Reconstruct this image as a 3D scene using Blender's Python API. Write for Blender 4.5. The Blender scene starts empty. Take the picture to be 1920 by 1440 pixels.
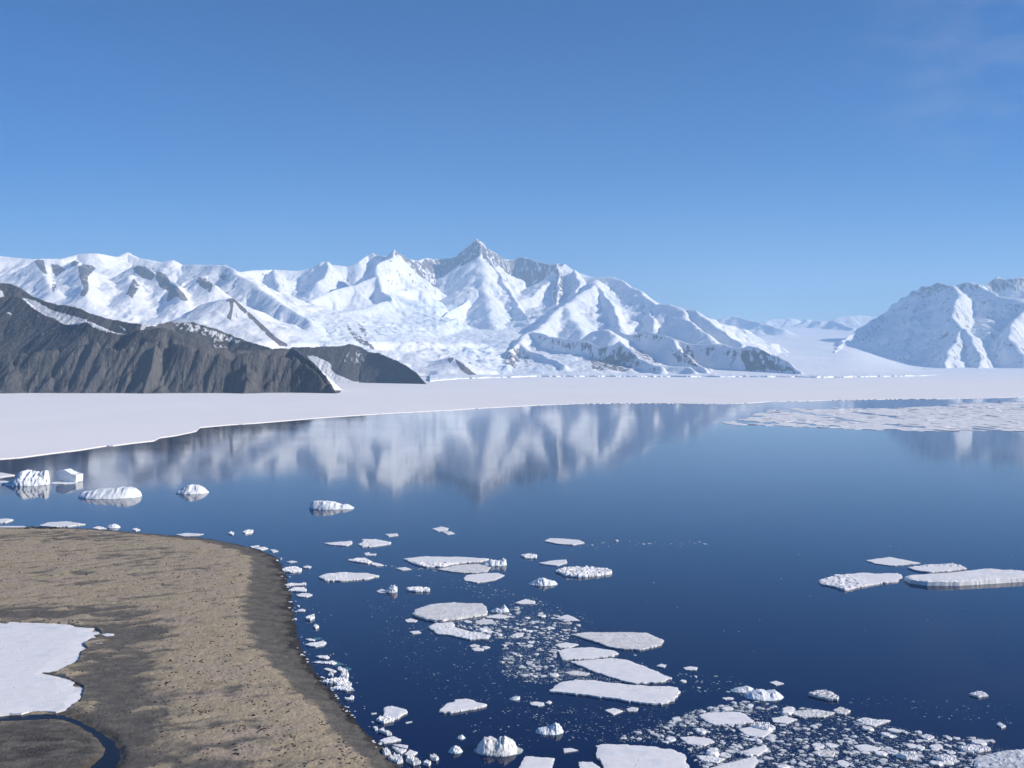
import bpy, bmesh, math, random
import numpy as np
from mathutils import Vector
from mathutils.geometry import delaunay_2d_cdt

# ------------------------------------------------------------------ camera
scene = bpy.context.scene
C = scene.collection
R = math.radians
F = 1884.0            # focal length in photo pixels (1920 wide)
CX, HY = 960.0, 688.0  # optical axis column, horizon row in the photo
H = 100.0             # the photographer stands on a slope 100 m above the sea
cam_d = bpy.data.cameras.new('camera')
cam = bpy.data.objects.new('camera', cam_d)
C.objects.link(cam)
cam.location = (0, 0, H)
cam.rotation_euler = (R(90), 0, 0)
cam_d.sensor_width = 36.0
cam_d.lens = F / 1920 * 36
cam_d.shift_y = -(720 - HY) / 1920
cam_d.clip_start = 1.0
cam_d.clip_end = 300000.0
scene.camera = cam

# ------------------------------------------------------------------ sky, sun, exposure
SUN_EL, SUN_AZ = 28.0, 97.0      # degrees; azimuth to the right of the view direction
world = bpy.data.worlds.new('World')
scene.world = world
world.use_nodes = True
wt = world.node_tree
bg = wt.nodes['Background']
sky = wt.nodes.new('ShaderNodeTexSky')
sky.sky_type = 'NISHITA'
sky.sun_disc = False
sky.sun_elevation = R(SUN_EL)
sky.sun_rotation = R(SUN_AZ)
sky.altitude = 1500
sky.air_density = 1.0
sky.dust_density = 0.0
HAZE = 3.3e-5
sky.ozone_density = 4.0
hs = wt.nodes.new('ShaderNodeHueSaturation')
hs.inputs['Hue'].default_value = 0.508
hs.inputs['Saturation'].default_value = 1.38
gm_ = wt.nodes.new('ShaderNodeGamma'); gm_.inputs['Gamma'].default_value = 1.13
wt.links.new(sky.outputs[0], gm_.inputs['Color'])
wt.links.new(gm_.outputs[0], hs.inputs['Color'])
# faint wisps of high cloud near the upper right
tcw = wt.nodes.new('ShaderNodeTexCoord')
dw = wt.nodes.new('ShaderNodeVectorMath'); dw.operation = 'DOT_PRODUCT'
wt.links.new(tcw.outputs['Generated'], dw.inputs[0]); dw.inputs[1].default_value = Vector((.43, .86, .277)).normalized()
mw = wt.nodes.new('ShaderNodeMapRange'); mw.interpolation_type = 'SMOOTHSTEP'
mw.inputs['From Min'].default_value = .988; mw.inputs['From Max'].default_value = .9995
wt.links.new(dw.outputs['Value'], mw.inputs['Value'])
pw_ = wt.nodes.new('ShaderNodeMapping'); pw_.inputs['Scale'].default_value = (6, 6, 16); pw_.inputs['Rotation'].default_value = (0, R(25), 0)
wt.links.new(tcw.outputs['Generated'], pw_.inputs[0])
nw = wt.nodes.new('ShaderNodeTexNoise'); nw.inputs['Scale'].default_value = 2.2; nw.inputs['Detail'].default_value = 6; nw.inputs['Roughness'].default_value = .6
wt.links.new(pw_.outputs[0], nw.inputs['Vector'])
rw_ = wt.nodes.new('ShaderNodeMapRange'); rw_.inputs['From Min'].default_value = .42; rw_.inputs['From Max'].default_value = .75
wt.links.new(nw.outputs['Fac'], rw_.inputs['Value'])
xw = wt.nodes.new('ShaderNodeMath'); xw.operation = 'MULTIPLY'
wt.links.new(mw.outputs[0], xw.inputs[0]); wt.links.new(rw_.outputs[0], xw.inputs[1])
x2 = wt.nodes.new('ShaderNodeMath'); x2.operation = 'MULTIPLY'; x2.inputs[1].default_value = .17
wt.links.new(xw.outputs[0], x2.inputs[0])
cw = wt.nodes.new('ShaderNodeMix'); cw.data_type = 'RGBA'
wt.links.new(x2.outputs[0], cw.inputs[0]); wt.links.new(hs.outputs[0], cw.inputs[6]); cw.inputs[7].default_value = (6.5, 6.3, 7.2, 1)
wt.links.new(cw.outputs[2], bg.inputs[0])
bg.inputs[1].default_value = 0.073
sd = bpy.data.lights.new('sun', 'SUN')
sd.energy = 5.0
sd.angle = R(0.53)
sd.color = (1.0, 0.91, 0.79)
sun = bpy.data.objects.new('sun', sd)
C.objects.link(sun)
sv = Vector((math.sin(R(SUN_AZ)) * math.cos(R(SUN_EL)), math.cos(R(SUN_AZ)) * math.cos(R(SUN_EL)), math.sin(R(SUN_EL))))
sun.rotation_euler = sv.to_track_quat('Z', 'Y').to_euler()
sun.location = (3000, -2000, 4000)
vs = scene.view_settings
vs.view_transform = 'Standard'
vs.look = 'None'
vs.exposure = 0.34
vs.gamma = 1.0
vs.use_curve_mapping = False
scene.cycles.use_denoising = True
scene.cycles.max_bounces = 8
scene.cycles.volume_bounces = 1
scene.cycles.sample_clamp_indirect = 6.0

# ------------------------------------------------------------------ helpers
def at(px, py, z=0.0):
    """photo pixel -> point on the level plane at height z"""
    D = (H - z) * F / (py - HY)
    return ((px - CX) / F * D, D, z)

def atD(px, py, D):
    """photo pixel at a known distance -> point"""
    return ((px - CX) / F * D, D, H + (HY - py) / F * D)

_rs = np.random.RandomState(7)
_perm = _rs.permutation(4096).astype(np.int64)
_ga = _rs.rand(4096).astype(np.float32) * 2 * np.pi
_gx, _gy = np.cos(_ga), np.sin(_ga)
def perlin(x, y, seed=0):
    x = np.asarray(x, np.float32) + seed * 17.31
    y = np.asarray(y, np.float32) + seed * 9.77
    xi = np.floor(x).astype(np.int64); yi = np.floor(y).astype(np.int64)
    fx = (x - xi).astype(np.float32); fy = (y - yi).astype(np.float32)
    u = fx * fx * fx * (fx * (fx * 6 - 15) + 10); v = fy * fy * fy * (fy * (fy * 6 - 15) + 10)
    def g(ix, iy, dx, dy):
        h = _perm[(ix + _perm[(iy + seed * 131) & 4095]) & 4095]
        return _gx[h] * dx + _gy[h] * dy
    a = g(xi, yi, fx, fy); b = g(xi + 1, yi, fx - 1, fy)
    c = g(xi, yi + 1, fx, fy - 1); d = g(xi + 1, yi + 1, fx - 1, fy - 1)
    return ((a + u * (b - a)) * (1 - v) + (c + u * (d - c)) * v) * 1.5
def fbm(x, y, o=4, seed=0, gain=0.5):
    r = 0; a = 1.0; t = 0
    for k in range(o):
        r = r + a * perlin(x * 2 ** k, y * 2 ** k, seed + k); t += a; a *= gain
    return r / t
def ridged(x, y, o=4, seed=0):
    r = 0; a = 1.0; t = 0
    for k in range(o):
        r = r + a * (1 - np.abs(perlin(x * 2 ** k, y * 2 ** k, seed + k)) * 1.6); t += a; a *= 0.5
    return r / t
def sstep(a, b, x):
    t = np.clip((x - a) / (b - a), 0, 1)
    return t * t * (3 - 2 * t)
def in_poly(px, py, poly):
    r = np.zeros(px.shape, bool)
    n = len(poly)
    for i in range(n):
        x0, y0 = poly[i]; x1, y1 = poly[(i + 1) % n]
        if y0 == y1: continue
        c = ((y0 > py) != (y1 > py)) & (px < (x1 - x0) * (py - y0) / (y1 - y0) + x0)
        r ^= c
    return r

def tag(o, label=None, cat=None, group=None, kind=None):
    if label: o['label'] = label
    if cat: o['category'] = cat
    if group: o['group'] = group
    if kind: o['kind'] = kind
    return o
def link(name, me, mats, parent=None, smooth=False):
    o = bpy.data.objects.new(name, me)
    for m in (mats if isinstance(mats, (list, tuple)) else [mats]):
        me.materials.append(m)
    if smooth:
        me.polygons.foreach_set('use_smooth', np.ones(len(me.polygons), bool))
    C.objects.link(o)
    if parent: o.parent = parent
    return o
def grid_mesh(name, X, Y, Z, attrs=None, cull=None):
    nr, nc = X.shape
    me = bpy.data.meshes.new(name)
    idx = np.arange(nr * nc).reshape(nr, nc)
    q = np.stack([idx[:-1, :-1], idx[:-1, 1:], idx[1:, 1:], idx[1:, :-1]], -1).reshape(-1, 4)
    if cull is not None:
        q = q[~cull.reshape(-1)[q].all(1)]
    co = np.stack([X, Y, Z], -1).reshape(-1, 3).astype(np.float32)
    used = np.zeros(len(co), bool); used[q] = True
    rem = np.cumsum(used) - 1
    q = rem[q]; co = co[used]
    me.vertices.add(len(co)); me.vertices.foreach_set('co', co.ravel())
    me.loops.add(q.size); me.loops.foreach_set('vertex_index', q.ravel().astype(np.int32))
    me.polygons.add(len(q))
    me.polygons.foreach_set('loop_start', np.arange(0, q.size, 4, dtype=np.int32))
    me.polygons.foreach_set('loop_total', np.full(len(q), 4, np.int32))
    for k, a in (attrs or {}).items():
        at_ = me.attributes.new(k, 'FLOAT', 'POINT')
        at_.data.foreach_set('value', np.asarray(a, np.float32).reshape(-1)[used])
    me.update(calc_edges=True); me.validate()
    return me

# ------------------------------------------------------------------ material helpers
class NT:
    def __init__(s, name):
        s.m = bpy.data.materials.new(name); s.m.use_nodes = True
        s.t = s.m.node_tree; s.b = s.t.nodes['Principled BSDF']
        s.b.inputs['Specular IOR Level'].default_value = 0.2
        s.geo = s.n('NewGeometry')
    def n(s, typ, **kw):
        nd = s.t.nodes.new('ShaderNode' + typ)
        for k, v in kw.items():
            if k in nd.inputs.keys() if isinstance(k, str) else False: nd.inputs[k].default_value = v
            else: setattr(nd, k, v)
        return nd
    def l(s, a, b): s.t.links.new(a, b)
    def pos(s, scale=(1, 1, 1), rot=(0, 0, 0)):
        mp = s.n('Mapping'); mp.inputs['Scale'].default_value = scale; mp.inputs['Rotation'].default_value = rot
        s.l(s.geo.outputs['Position'], mp.inputs[0]); return mp.outputs[0]
    def noise(s, vec, scale=1.0, detail=4, rough=0.55, dist=0.0):
        nd = s.n('TexNoise'); nd.inputs['Scale'].default_value = scale; nd.inputs['Detail'].default_value = detail
        nd.inputs['Roughness'].default_value = rough; nd.inputs['Distortion'].default_value = dist
        s.l(vec, nd.inputs['Vector']); return nd.outputs['Fac']
    def ramp(s, fac, a, b):
        nd = s.n('MapRange'); nd.interpolation_type = 'SMOOTHSTEP'
        nd.inputs['From Min'].default_value = a; nd.inputs['From Max'].default_value = b
        s.l(fac, nd.inputs['Value']); return nd.outputs['Result']
    def mix(s, fac, a, b):
        nd = s.n('Mix'); nd.data_type = 'RGBA'
        for sock, v in ((nd.inputs[0], fac), (nd.inputs[6], a), (nd.inputs[7], b)):
            if isinstance(v, bpy.types.NodeSocket): s.l(v, sock)
            elif isinstance(v, tuple): sock.default_value = (*v, 1)
            else: sock.default_value = v
        return nd.outputs[2]
    def math(s, op, a, b=0.0):
        nd = s.n('Math'); nd.operation = op
        for sock, v in zip(nd.inputs, (a, b)):
            if isinstance(v, bpy.types.NodeSocket): s.l(v, sock)
            else: sock.default_value = v
        return nd.outputs[0]
    def attr(s, name):
        nd = s.n('Attribute'); nd.attribute_name = name; return nd.outputs['Fac']
    def bump(s, h, dist, strength=1.0):
        nd = s.n('Bump'); nd.inputs['Distance'].default_value = dist; nd.inputs['Strength'].default_value = strength
        s.l(h, nd.inputs['Height']); s.l(nd.outputs[0], s.b.inputs['Normal']); return nd
    def color(s, c):
        if isinstance(c, tuple): s.b.inputs['Base Color'].default_value = (*c, 1)
        else: s.l(c, s.b.inputs['Base Color'])
    def rough(s, v): s.b.inputs['Roughness'].default_value = v

# snow mountain: snow, blue glacier ice and bare rock by attribute
k = NT('mountain_snow')
p = k.pos()
n1 = k.noise(p, 0.0012, 5); n2 = k.noise(k.pos((1, 0.3, 0.22)), 0.024, 6, 0.68)
snow = k.mix(k.ramp(n1, .35, .65), (.83, .845, .87), (.88, .885, .895))
ice = k.mix(k.ramp(n2, .4, .62), (.83, .855, .88), (.66, .77, .86))
rockc = k.mix(k.ramp(n2, .35, .65), (.085, .075, .072), (.19, .165, .155))
c1 = k.mix(k.attr('ice'), snow, ice)
n3 = k.noise(k.pos((1, .5, .35)), .012, 6, .7)
rk = k.math('ADD', k.attr('rock'), k.math('ADD', k.math('MULTIPLY', k.math('SUBTRACT', n2, .5), 1.0), k.math('MULTIPLY', k.math('SUBTRACT', n3, .5), 1.0)))
k.color(k.mix(k.ramp(rk, .46, .56), c1, rockc))
k.rough(.75)
k.bump(k.math('ADD', n2, k.noise(k.pos(), .012, 5, .6)), 16.0, .6)
M_mtn = k.m

# dark basalt cliffs with thin snow by attribute
k = NT('dark_rock')
n1 = k.noise(k.pos(), 0.006, 6, .6); n2 = k.noise(k.pos((1, .5, .25), (0, 0, R(20))), 0.05, 6, .7)
n3 = k.noise(k.pos((1, 1, .12)), 0.09, 4, .7)
c1 = k.mix(k.ramp(n1, .35, .65), (.066, .067, .073), (.112, .111, .116))
c2 = k.mix(k.ramp(n2, .42, .7), c1, (.14, .133, .125))
c2 = k.mix(k.math('MULTIPLY', k.ramp(n3, .6, .72), k.attr('steep')), c2, (.23, .21, .18))
sn = k.math('ADD', k.attr('snow'), k.math('MULTIPLY', k.math('SUBTRACT', n2, .5), 1.2))
k.color(k.mix(k.ramp(sn, .45, .6), c2, (.84, .85, .87)))
k.rough(.9); k.bump(k.math('ADD', n2, n3), 9.0, 1.0)
M_dark = k.m

k = NT('sea_ice')
n1 = k.noise(k.pos((1, .4, 1), (0, 0, R(12))), 0.004, 6, .6); n2 = k.noise(k.pos((1, .5, 1), (0, 0, R(-15))), 0.03, 6, .65)
c = k.mix(k.ramp(n1, .3, .7), (.865, .85, .84), (.90, .885, .875))
k.color(k.mix(k.math('MULTIPLY', k.ramp(n2, .55, .75), .5), c, (.85, .85, .86)))
k.rough(.7); k.bump(n2, .25, .25)
M_seaice = k.m

k = NT('shelf_ice')
n1 = k.noise(k.pos((1, 1, 1)), 0.012, 5)
k.color(k.mix(k.ramp(n1, .4, .65), (.82, .83, .85), (.74, .81, .87)))
k.rough(.7); M_shelf = k.m

# sea
k = NT('sea_water')
k.color((.0012, .0066, .046))
k.b.inputs['IOR'].default_value = 1.333
k.b.inputs['Specular Tint'].default_value = (.70, .88, 1, 1)
k.b.inputs['Specular IOR Level'].default_value = 0.5
k.rough(.085)
w1 = k.noise(k.pos((1, 1, 1)), .06, 3); w2 = k.noise(k.pos((.4, 1.6, 1)), .006, 4, .6)
k.l(k.math('ADD', .05, k.math('MULTIPLY', k.ramp(w2, .3, .8), .03)), k.b.inputs['Roughness'])
k.bump(w1, .05, .25)
M_sea = k.m

# ------------------------------------------------------------------ sea, one sheet to the horizon
def flat(name, pts, z, mat):
    me = bpy.data.meshes.new(name)
    me.from_pydata([(x, y, z) for x, y in pts], [], [tuple(range(len(pts)))])
    return link(name, me, mat)
o = flat('sea', [(-60000, -20000), (60000, -20000), (60000, 90000), (-60000, 90000)], 0, M_sea)
tag(o, 'calm deep blue sea mirroring the snowy mountains', 'sea', kind='structure')

# ------------------------------------------------------------------ terrain from ridge lines
def ridge_terrain(pxs, Ds, ridges, base, amp=1.0, k_s=50.0, wp=1.0):
    PX, DD = np.meshgrid(np.asarray(pxs, np.float32), np.asarray(Ds, np.float32))
    X = (PX - CX) / F * DD; Y = DD
    n1 = fbm(X / 900, Y / 900, 3, 3)
    n2 = fbm(X / 260, Y / 260, 3, 5)
    Z = base(PX, DD).astype(np.float32)
    B = np.full_like(Z, 5000.)
    X0, Y0 = X, Y
    X = X + wp * (60 * perlin(X / 620, Y / 620, 201) + 26 * perlin(X / 230, Y / 230, 202) + 9 * perlin(X / 90, Y / 90, 203))
    Y = Y + wp * (90 * perlin(X0 / 620, Y / 620, 204) + 36 * perlin(X0 / 230, Y / 230, 205))
    G = np.zeros_like(Z)        # nearness to steep ridge flanks
    for ri, r in enumerate(ridges):
        pts = [atD(*q) for q in r['p']]
        s, L, b = r.get('s', 1.0), r.get('L', 900.), r.get('b', .15)
        # subdivide with a little lateral wander
        best = np.full_like(Z, -1e9); bu = np.zeros_like(Z); bd = np.full_like(Z, 1e9)
        u0 = 0.0
        for a, c in zip(pts[:-1], pts[1:]):
            ax, ay, az = a; dx, dy, dz = c[0] - ax, c[1] - ay, c[2] - az
            l2 = dx * dx + dy * dy + 1e-6; sl = math.sqrt(l2)
            t = np.clip(((X - ax) * dx + (Y - ay) * dy) / l2, 0, 1)
            d = np.hypot(X - ax - t * dx, Y - ay - t * dy)
            rc = r.get('rc', 70. - 55. * min(1, r.get('rk', 1.0))) * wp; d = np.sqrt(d * d + rc * rc) - rc
            de = d + r.get('wa', 320.) * (1 - np.exp(-d / r.get('wa', 320.))) * np.clip(.55 * n1 + .35 * n2, -.7, .9)
            v = az + t * dz - (b * de + s * L * (1 - np.exp(-de / L)) + .5 * np.maximum(0, de - r.get('reach', 2.6 * L)))
            m = v > best
            best = np.where(m, v, best); bu = np.where(m, u0 + t * sl, bu); bd = np.where(m, d, bd)
            u0 += sl
        fl = 0
        sw, sa = r.get('sw', 600.), r.get('sa', 90.)
        fw, fa = r.get('fw', 110.), r.get('fa', 18.)
        wob = n2 * .5
        fl = sa * np.abs(perlin(bu / sw + wob, bd / (sw * 4), 20 + ri)) * (1 - np.exp(-bd / 350))
        fl = fl + .45 * sa * np.abs(perlin(bu / (sw * .42) + wob, bd / (sw * 2), 50 + ri)) * (1 - np.exp(-bd / 180))
        fl = fl + fa * np.abs(perlin(bu / fw + wob, bd / (fw * 6), 80 + ri)) * (1 - np.exp(-bd / 60)) * np.exp(-bd / r.get('fr', 1500.))
        fl = fl + .4 * fa * np.abs(perlin(bu / (fw * .4) + wob, bd / (fw * 3), 90 + ri)) * (1 - np.exp(-bd / 40))
        best = best - fl * amp
        h = np.clip(.5 + .5 * (best - Z) / k_s, 0, 1)
        g = np.exp(-bd / (L * .9)) * min(1, s / 1.1) * r.get('rk', 1.0)
        G = np.where(best > Z, g, G); B = np.where(best > Z, bd, B)
        Z = Z * (1 - h) + best * h + k_s * h * (1 - h) * .5
    return PX, DD, X0, Y0, Z, G, B

def pix_of(X, Y, Z):
    return CX + X / Y * F, HY - (Z - H) / Y * F
def slope_of(X, Y, Z):
    zx = np.gradient(Z, axis=1) / np.gradient(X, axis=1)
    dY = np.gradient(Y, axis=0)
    zy = (np.gradient(Z, axis=0) - zx * np.gradient(X, axis=0)) / dY
    return np.hypot(zx, zy), zx, zy

K = 1000.0
def P(*q):
    return [(x, y, d * K) for x, y, d in q]

# ---- the great snowy range in the middle and on the left
MR = [
    # left skyline plateau and its continuation to the right
    dict(p=P((-160, 476, 15), (0, 480, 15), (60, 486, 15), (120, 485, 15.2), (145, 476, 15.5), (180, 475, 15.5), (225, 482, 16), (241, 474, 16.4), (256, 483, 16.2), (300, 491, 16), (322, 487, 16), (345, 497, 16), (400, 497, 15.6), (424, 497, 15.4)),
         s=.45, L=900, b=.205, reach=9000, sa=70, sw=900, fa=10, rk=.2),
    dict(p=P((424, 497, 15.4), (450, 516, 14.6), (480, 535, 14.0), (530, 568, 13.0), (590, 610, 12.0)), s=.55, L=700, b=.18, reach=3500, sa=60, sw=700, rk=.3),
    # rocky ribs under the left skyline
    dict(p=P((72, 488, 14.6), (85, 515, 13.9), (100, 548, 13.0)), s=.5, L=260, b=.26, sa=40, rk=.6, rc=50),
    dict(p=P((140, 488, 14.6), (160, 505, 14.0), (160, 555, 12.6)), s=.5, L=280, b=.26, sa=40, rk=.6, rc=50),
    dict(p=P((258, 497, 14.8), (285, 508, 14.3), (320, 525, 13.8), (350, 562, 12.8)), s=.6, L=300, b=.25, sa=40, rk=.6, rc=50),
    dict(p=P((250, 515, 14.2), (248, 555, 13.0)), s=.45, L=240, b=.26, sa=30, rk=.6, rc=50),
    dict(p=P((370, 522, 14.0), (400, 534, 13.6)), s=.8, L=250, b=.25, sa=30, rk=.7),
    dict(p=P((395, 566, 10.6), (418, 562, 10.4), (437, 559, 10.4), (460, 578, 10.6), (500, 617, 10.9), (545, 650, 11.2)), s=.45, L=450, b=.25, sa=30, sw=300, rk=.5),
    # back row between the left range and the twin peak
    dict(p=P((440, 512, 19.5), (465, 508, 20), (490, 506, 20.5), (515, 506, 21), (560, 508, 21), (590, 500, 21), (607, 491, 21), (617, 491, 21), (628, 497, 21), (652, 500, 21), (672, 491, 21), (690, 479, 21.5), (702, 474, 21.5), (710, 479, 21.5), (722, 480, 21)),
         s=1.0, L=700, b=.20, sa=80, rk=.5),
    dict(p=P((617, 491, 21), (612, 510, 20), (600, 530, 19)), s=.8, L=400, b=.2, rk=.3),
    dict(p=P((515, 506, 20.5), (520, 525, 19.5), (528, 555, 18.2)), s=.8, L=400, b=.2, rk=.3),
    # twin peak
    dict(p=P((715, 488, 20.2), (728, 478, 20), (738, 468, 19.8), (746, 475, 19.9), (770, 486, 20.2), (786, 489, 20.6), (800, 484, 21.3), (820, 487, 22.4)),
         s=1.2, L=1700, b=.2, reach=1200, sa=120, sw=330, fa=45, rk=1, wa=160.),
    dict(p=P((738, 468, 19.8), (733, 483, 19.3), (708, 498, 18.8), (706, 515, 18.3), (716, 545, 17.6), (735, 560, 17.0)), s=1.2, L=700, b=.2, reach=700, sa=50, rk=.5),
    dict(p=P((700, 520, 18.2), (660, 535, 17.7), (620, 548, 17.2), (577, 563, 16.6), (585, 580, 16.0)), s=.8, L=450, b=.17, sa=50, rk=.15),
    dict(p=P((738, 560, 17.2), (690, 575, 16.5), (650, 585, 15.6), (610, 592, 14.6)), s=.5, L=400, b=.16, sa=60, rk=.1),
    dict(p=P((660, 592, 14.6), (675, 620, 13.4), (702, 655, 12.2)), s=.7, L=300, b=.2, sa=40, rk=.7),
    # main summit crest
    dict(p=P((820, 487, 22.6), (850, 481, 22.2), (866, 470, 21.9), (881, 458, 21.5), (895, 447, 21.2), (906, 454, 21.3), (920, 470, 21.6), (936, 478, 21.9), (950, 486, 22.1), (966, 487, 22.3), (979, 480, 22.3), (991, 484, 22.2), (1004, 490, 22.0), (1020, 492, 21.7), (1035, 496, 21.4), (1046, 494, 21.1), (1060, 495, 20.9)),
         s=1.35, L=2200, b=.2, reach=1300, sa=150, sw=340, fa=75, fw=85, rk=1.1, wa=160.),
    dict(p=P((1060, 495, 20.9), (1077, 506, 20.8), (1100, 517, 20.6), (1115, 521, 20.4), (1130, 520, 20.2), (1149, 519, 20), (1161, 525, 19.7), (1180, 536, 19.2), (1200, 546, 18.7), (1215, 559, 18.2), (1230, 572, 17.7)),
         s=.6, L=900, b=.2, sa=80, sw=400, fa=25, rk=.35),
    # spur below the summit dividing shaded bowl from sunny face
    dict(p=P((895, 447, 21.2), (903, 470, 20.9), (896, 495, 20.6), (889, 525, 20.2), (886, 548, 19.6), (872, 565, 18.9), (850, 582, 18.0), (828, 597, 17.2)), s=1.4, L=1000, b=.2, reach=800, sa=80, sw=300, fa=30, rk=.5, rc=25, wa=120.),
    dict(p=P((903, 470, 20.9), (920, 487, 20.8), (930, 508, 20.5), (948, 534, 19.8), (965, 562, 19.1), (990, 597, 17.9)), s=1.3, L=1000, b=.2, reach=800, sa=90, sw=260, fa=30, rk=.6, rc=30, wa=120.),
    dict(p=P((900, 482, 20.75), (906, 520, 19.95), (915, 560, 18.9), (922, 592, 17.8), (925, 612, 17.0)), s=.55, L=900, b=.2, reach=700, sa=60, sw=300, rk=.2, rc=120),
    # right buttress and its bowl
    dict(p=P((1046, 494, 20.9), (1049, 520, 20.3), (1046, 555, 19.4), (1040, 583, 18.5)), s=1.5, L=800, b=.2, reach=700, sa=50, rk=.9),
    dict(p=P((1077, 506, 20.6), (1085, 530, 19.9), (1078, 548, 19.3)), s=1.1, L=350, b=.14, sa=40, rk=.6),
    dict(p=P((1115, 524, 19.8), (1118, 532, 19.2), (1100, 544, 18.6), (1062, 568, 17.7), (1045, 584, 17.0), (1022, 606, 16.0), (998, 621, 15.2), (978, 634, 14.6)), s=.62, L=650, b=.16, sa=60, sw=300, fa=20, rk=.35, rc=70),
    dict(p=P((1118, 532, 19.2), (1138, 556, 18.3), (1154, 584, 17.2), (1163, 612, 16.2)), s=1.0, L=450, b=.14, sa=90, sw=260, fa=30, rk=.7),
    dict(p=P((1060, 570, 17.6), (1075, 600, 16.4), (1095, 625, 15.2)), s=.5, L=500, b=.14, sa=50, rk=.1),
    dict(p=P((978, 634, 14.6), (974, 642, 14.1), (985, 652, 13.6), (1000, 659, 13.1), (1024, 668, 12.5), (1047, 677, 12.0), (1066, 685, 11.5)), s=1.0, L=330, b=.16, sa=35, sw=220, rk=.4),
    dict(p=P((974, 642, 14.1), (958, 656, 13.3), (948, 676, 12.3), (950, 690, 11.5)), s=1.0, L=260, b=.18, sa=35, rk=.8),
    # front wall in shade
    dict(p=P((1000, 622, 15.0), (1022, 628, 14.5), (1043, 633, 14.0), (1080, 637, 13.6), (1100, 640, 13.2), (1130, 651, 12.9), (1150, 646, 12.7), (1163, 638, 12.6), (1178, 656, 12.3), (1196, 672, 11.95), (1216, 680, 11.65), (1240, 687, 11.4)), s=1.45, L=480, b=.18, sa=70, sw=260, fa=30, rk=.7),
    dict(p=P((1100, 632, 14.6), (1112, 622, 14.5), (1138, 618, 14.2), (1152, 630, 13.8)), s=.8, L=300, b=.16, sa=40, rk=.3),
    dict(p=P((1163, 620, 15), (1182, 628, 14.4), (1205, 621, 14.2), (1250, 630, 13.6), (1268, 638, 13.4), (1292, 645, 13.2), (1320, 646, 12.95), (1352, 644, 12.7), (1370, 650, 12.5), (1392, 654, 12.3), (1411, 648, 12.15), (1424, 651, 12.0), (1440, 663, 11.8), (1462, 669, 11.6), (1478, 678, 11.4), (1499, 698, 11.1)), s=1.45, L=460, b=.16, sa=70, sw=260, fa=30, rk=.7),
    dict(p=P((1255, 632, 13.6), (1275, 655, 12.9), (1300, 678, 12.1), (1325, 696, 11.2)), s=.9, L=260, b=.2, sa=30, rk=.8),
    dict(p=P((1225, 684, 11.7), (1260, 687, 11.5), (1285, 688, 11.3), (1300, 695, 11.1)), s=.9, L=120, b=.2, sa=10, rk=.7),
    # right end of the range
    dict(p=P((1215, 575, 17.8), (1240, 570, 17.4), (1262, 571, 17.1), (1276, 577, 16.9), (1291, 581, 16.7), (1301, 583, 16.5), (1320, 592, 16.0), (1335, 603, 15.6), (1350, 615, 15.2), (1365, 632, 14.7), (1385, 645, 14.2), (1402, 655, 13.8)), s=.75, L=700, b=.2, sa=70, sw=300, fa=30, rk=.5, rc=40),
    dict(p=P((1225, 573, 17.6), (1222, 592, 17.0), (1226, 612, 16.2)), s=1.1, L=350, b=.16, sa=40, rk=.4),
    dict(p=P((1276, 577, 16.9), (1290, 600, 16.0), (1320, 625, 14.9), (1340, 640, 14.2)), s=.7, L=400, b=.16, sa=40, rk=.2),
    # snowy nunatak near the ice shelf
    dict(p=P((760, 690, 11.2), (820, 676, 11.0), (849, 670, 10.8), (862, 680, 10.6), (876, 692, 10.5), (894, 704, 10.35)), s=.6, L=160, b=.12, sa=8, fa=3, rk=.7),
    dict(p=P((690, 668, 11.8), (740, 664, 11.6), (772, 662, 11.4), (790, 680, 11.0)), s=.3, L=200, b=.1, sa=10, rk=.1),
]
def mbase(PX, DD):
    z = np.interp(DD, [9000, 10500, 11500, 14000, 17000, 20000, 26000], [-60, -15, 50, 344, 734, 1064, 1264])
    return z - (z + 120) * sstep(1330, 1440, PX) - (z - 14) * .55 * sstep(1180, 1330, PX) * sstep(16500, 14500, DD)
pxs = np.arange(-90, 1532, 1.55)
Ds = np.concatenate([np.arange(7300, 9300, 60), np.arange(9300, 14000, 20), np.arange(14000, 23200, 24)])
PX, DD, X, Y, Z, G, B = ridge_terrain(pxs, Ds, MR, mbase)
px, py = pix_of(X, Y, Z)
ic = [[(640, 600), (700, 570), (800, 560), (880, 570), (950, 600), (960, 650), (950, 690), (880, 680), (800, 640), (700, 640)],
      [(880, 560), (960, 580), (1000, 605), (960, 625), (900, 610)], [(880, 670), (1080, 670), (1090, 700), (880, 700)],
      [(500, 590), (600, 590), (690, 640), (700, 660), (560, 650)], [(1040, 590), (1150, 600), (1150, 628), (1060, 625)], [(1130, 530), (1210, 560), (1200, 600), (1140, 570)]]
ICE = np.zeros_like(Z)
for q in ic: ICE = np.maximum(ICE, in_poly(px, py, q))
for _ in range(6):
    ICE[1:-1, 1:-1] = (ICE[:-2, 1:-1] + ICE[2:, 1:-1] + ICE[1:-1, :-2] + ICE[1:-1, 2:] + ICE[1:-1, 1:-1]) / 5
ICE *= .35 + .65 * sstep(-.15, .25, fbm(X / 500, Y / 900, 3, 31))
ramp = 1 - np.exp(-G * 0 - 1)
PRO = 1 - np.exp(-B / 260)
lowf = sstep(10400, 11600, DD)
Z += (46 * fbm(X / 760, Y / 900, 5, 11, .55) * PRO + 6 * fbm(X / 95, Y / 110, 4, 15, .6)) * lowf
Z -= PRO * lowf * 34 * np.abs(fbm(X / 260, Y / 700, 3, 17)) * (1 - ICE)
Z += ICE * (24 * (ridged(X / 400, Y / 520, 3, 33) - .5) + 7 * (ridged(X / 90, Y / 130, 3, 35) - .5))
Z = np.maximum(Z, 4)
sl, zx, zy = slope_of(X, Y, Z)
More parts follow.
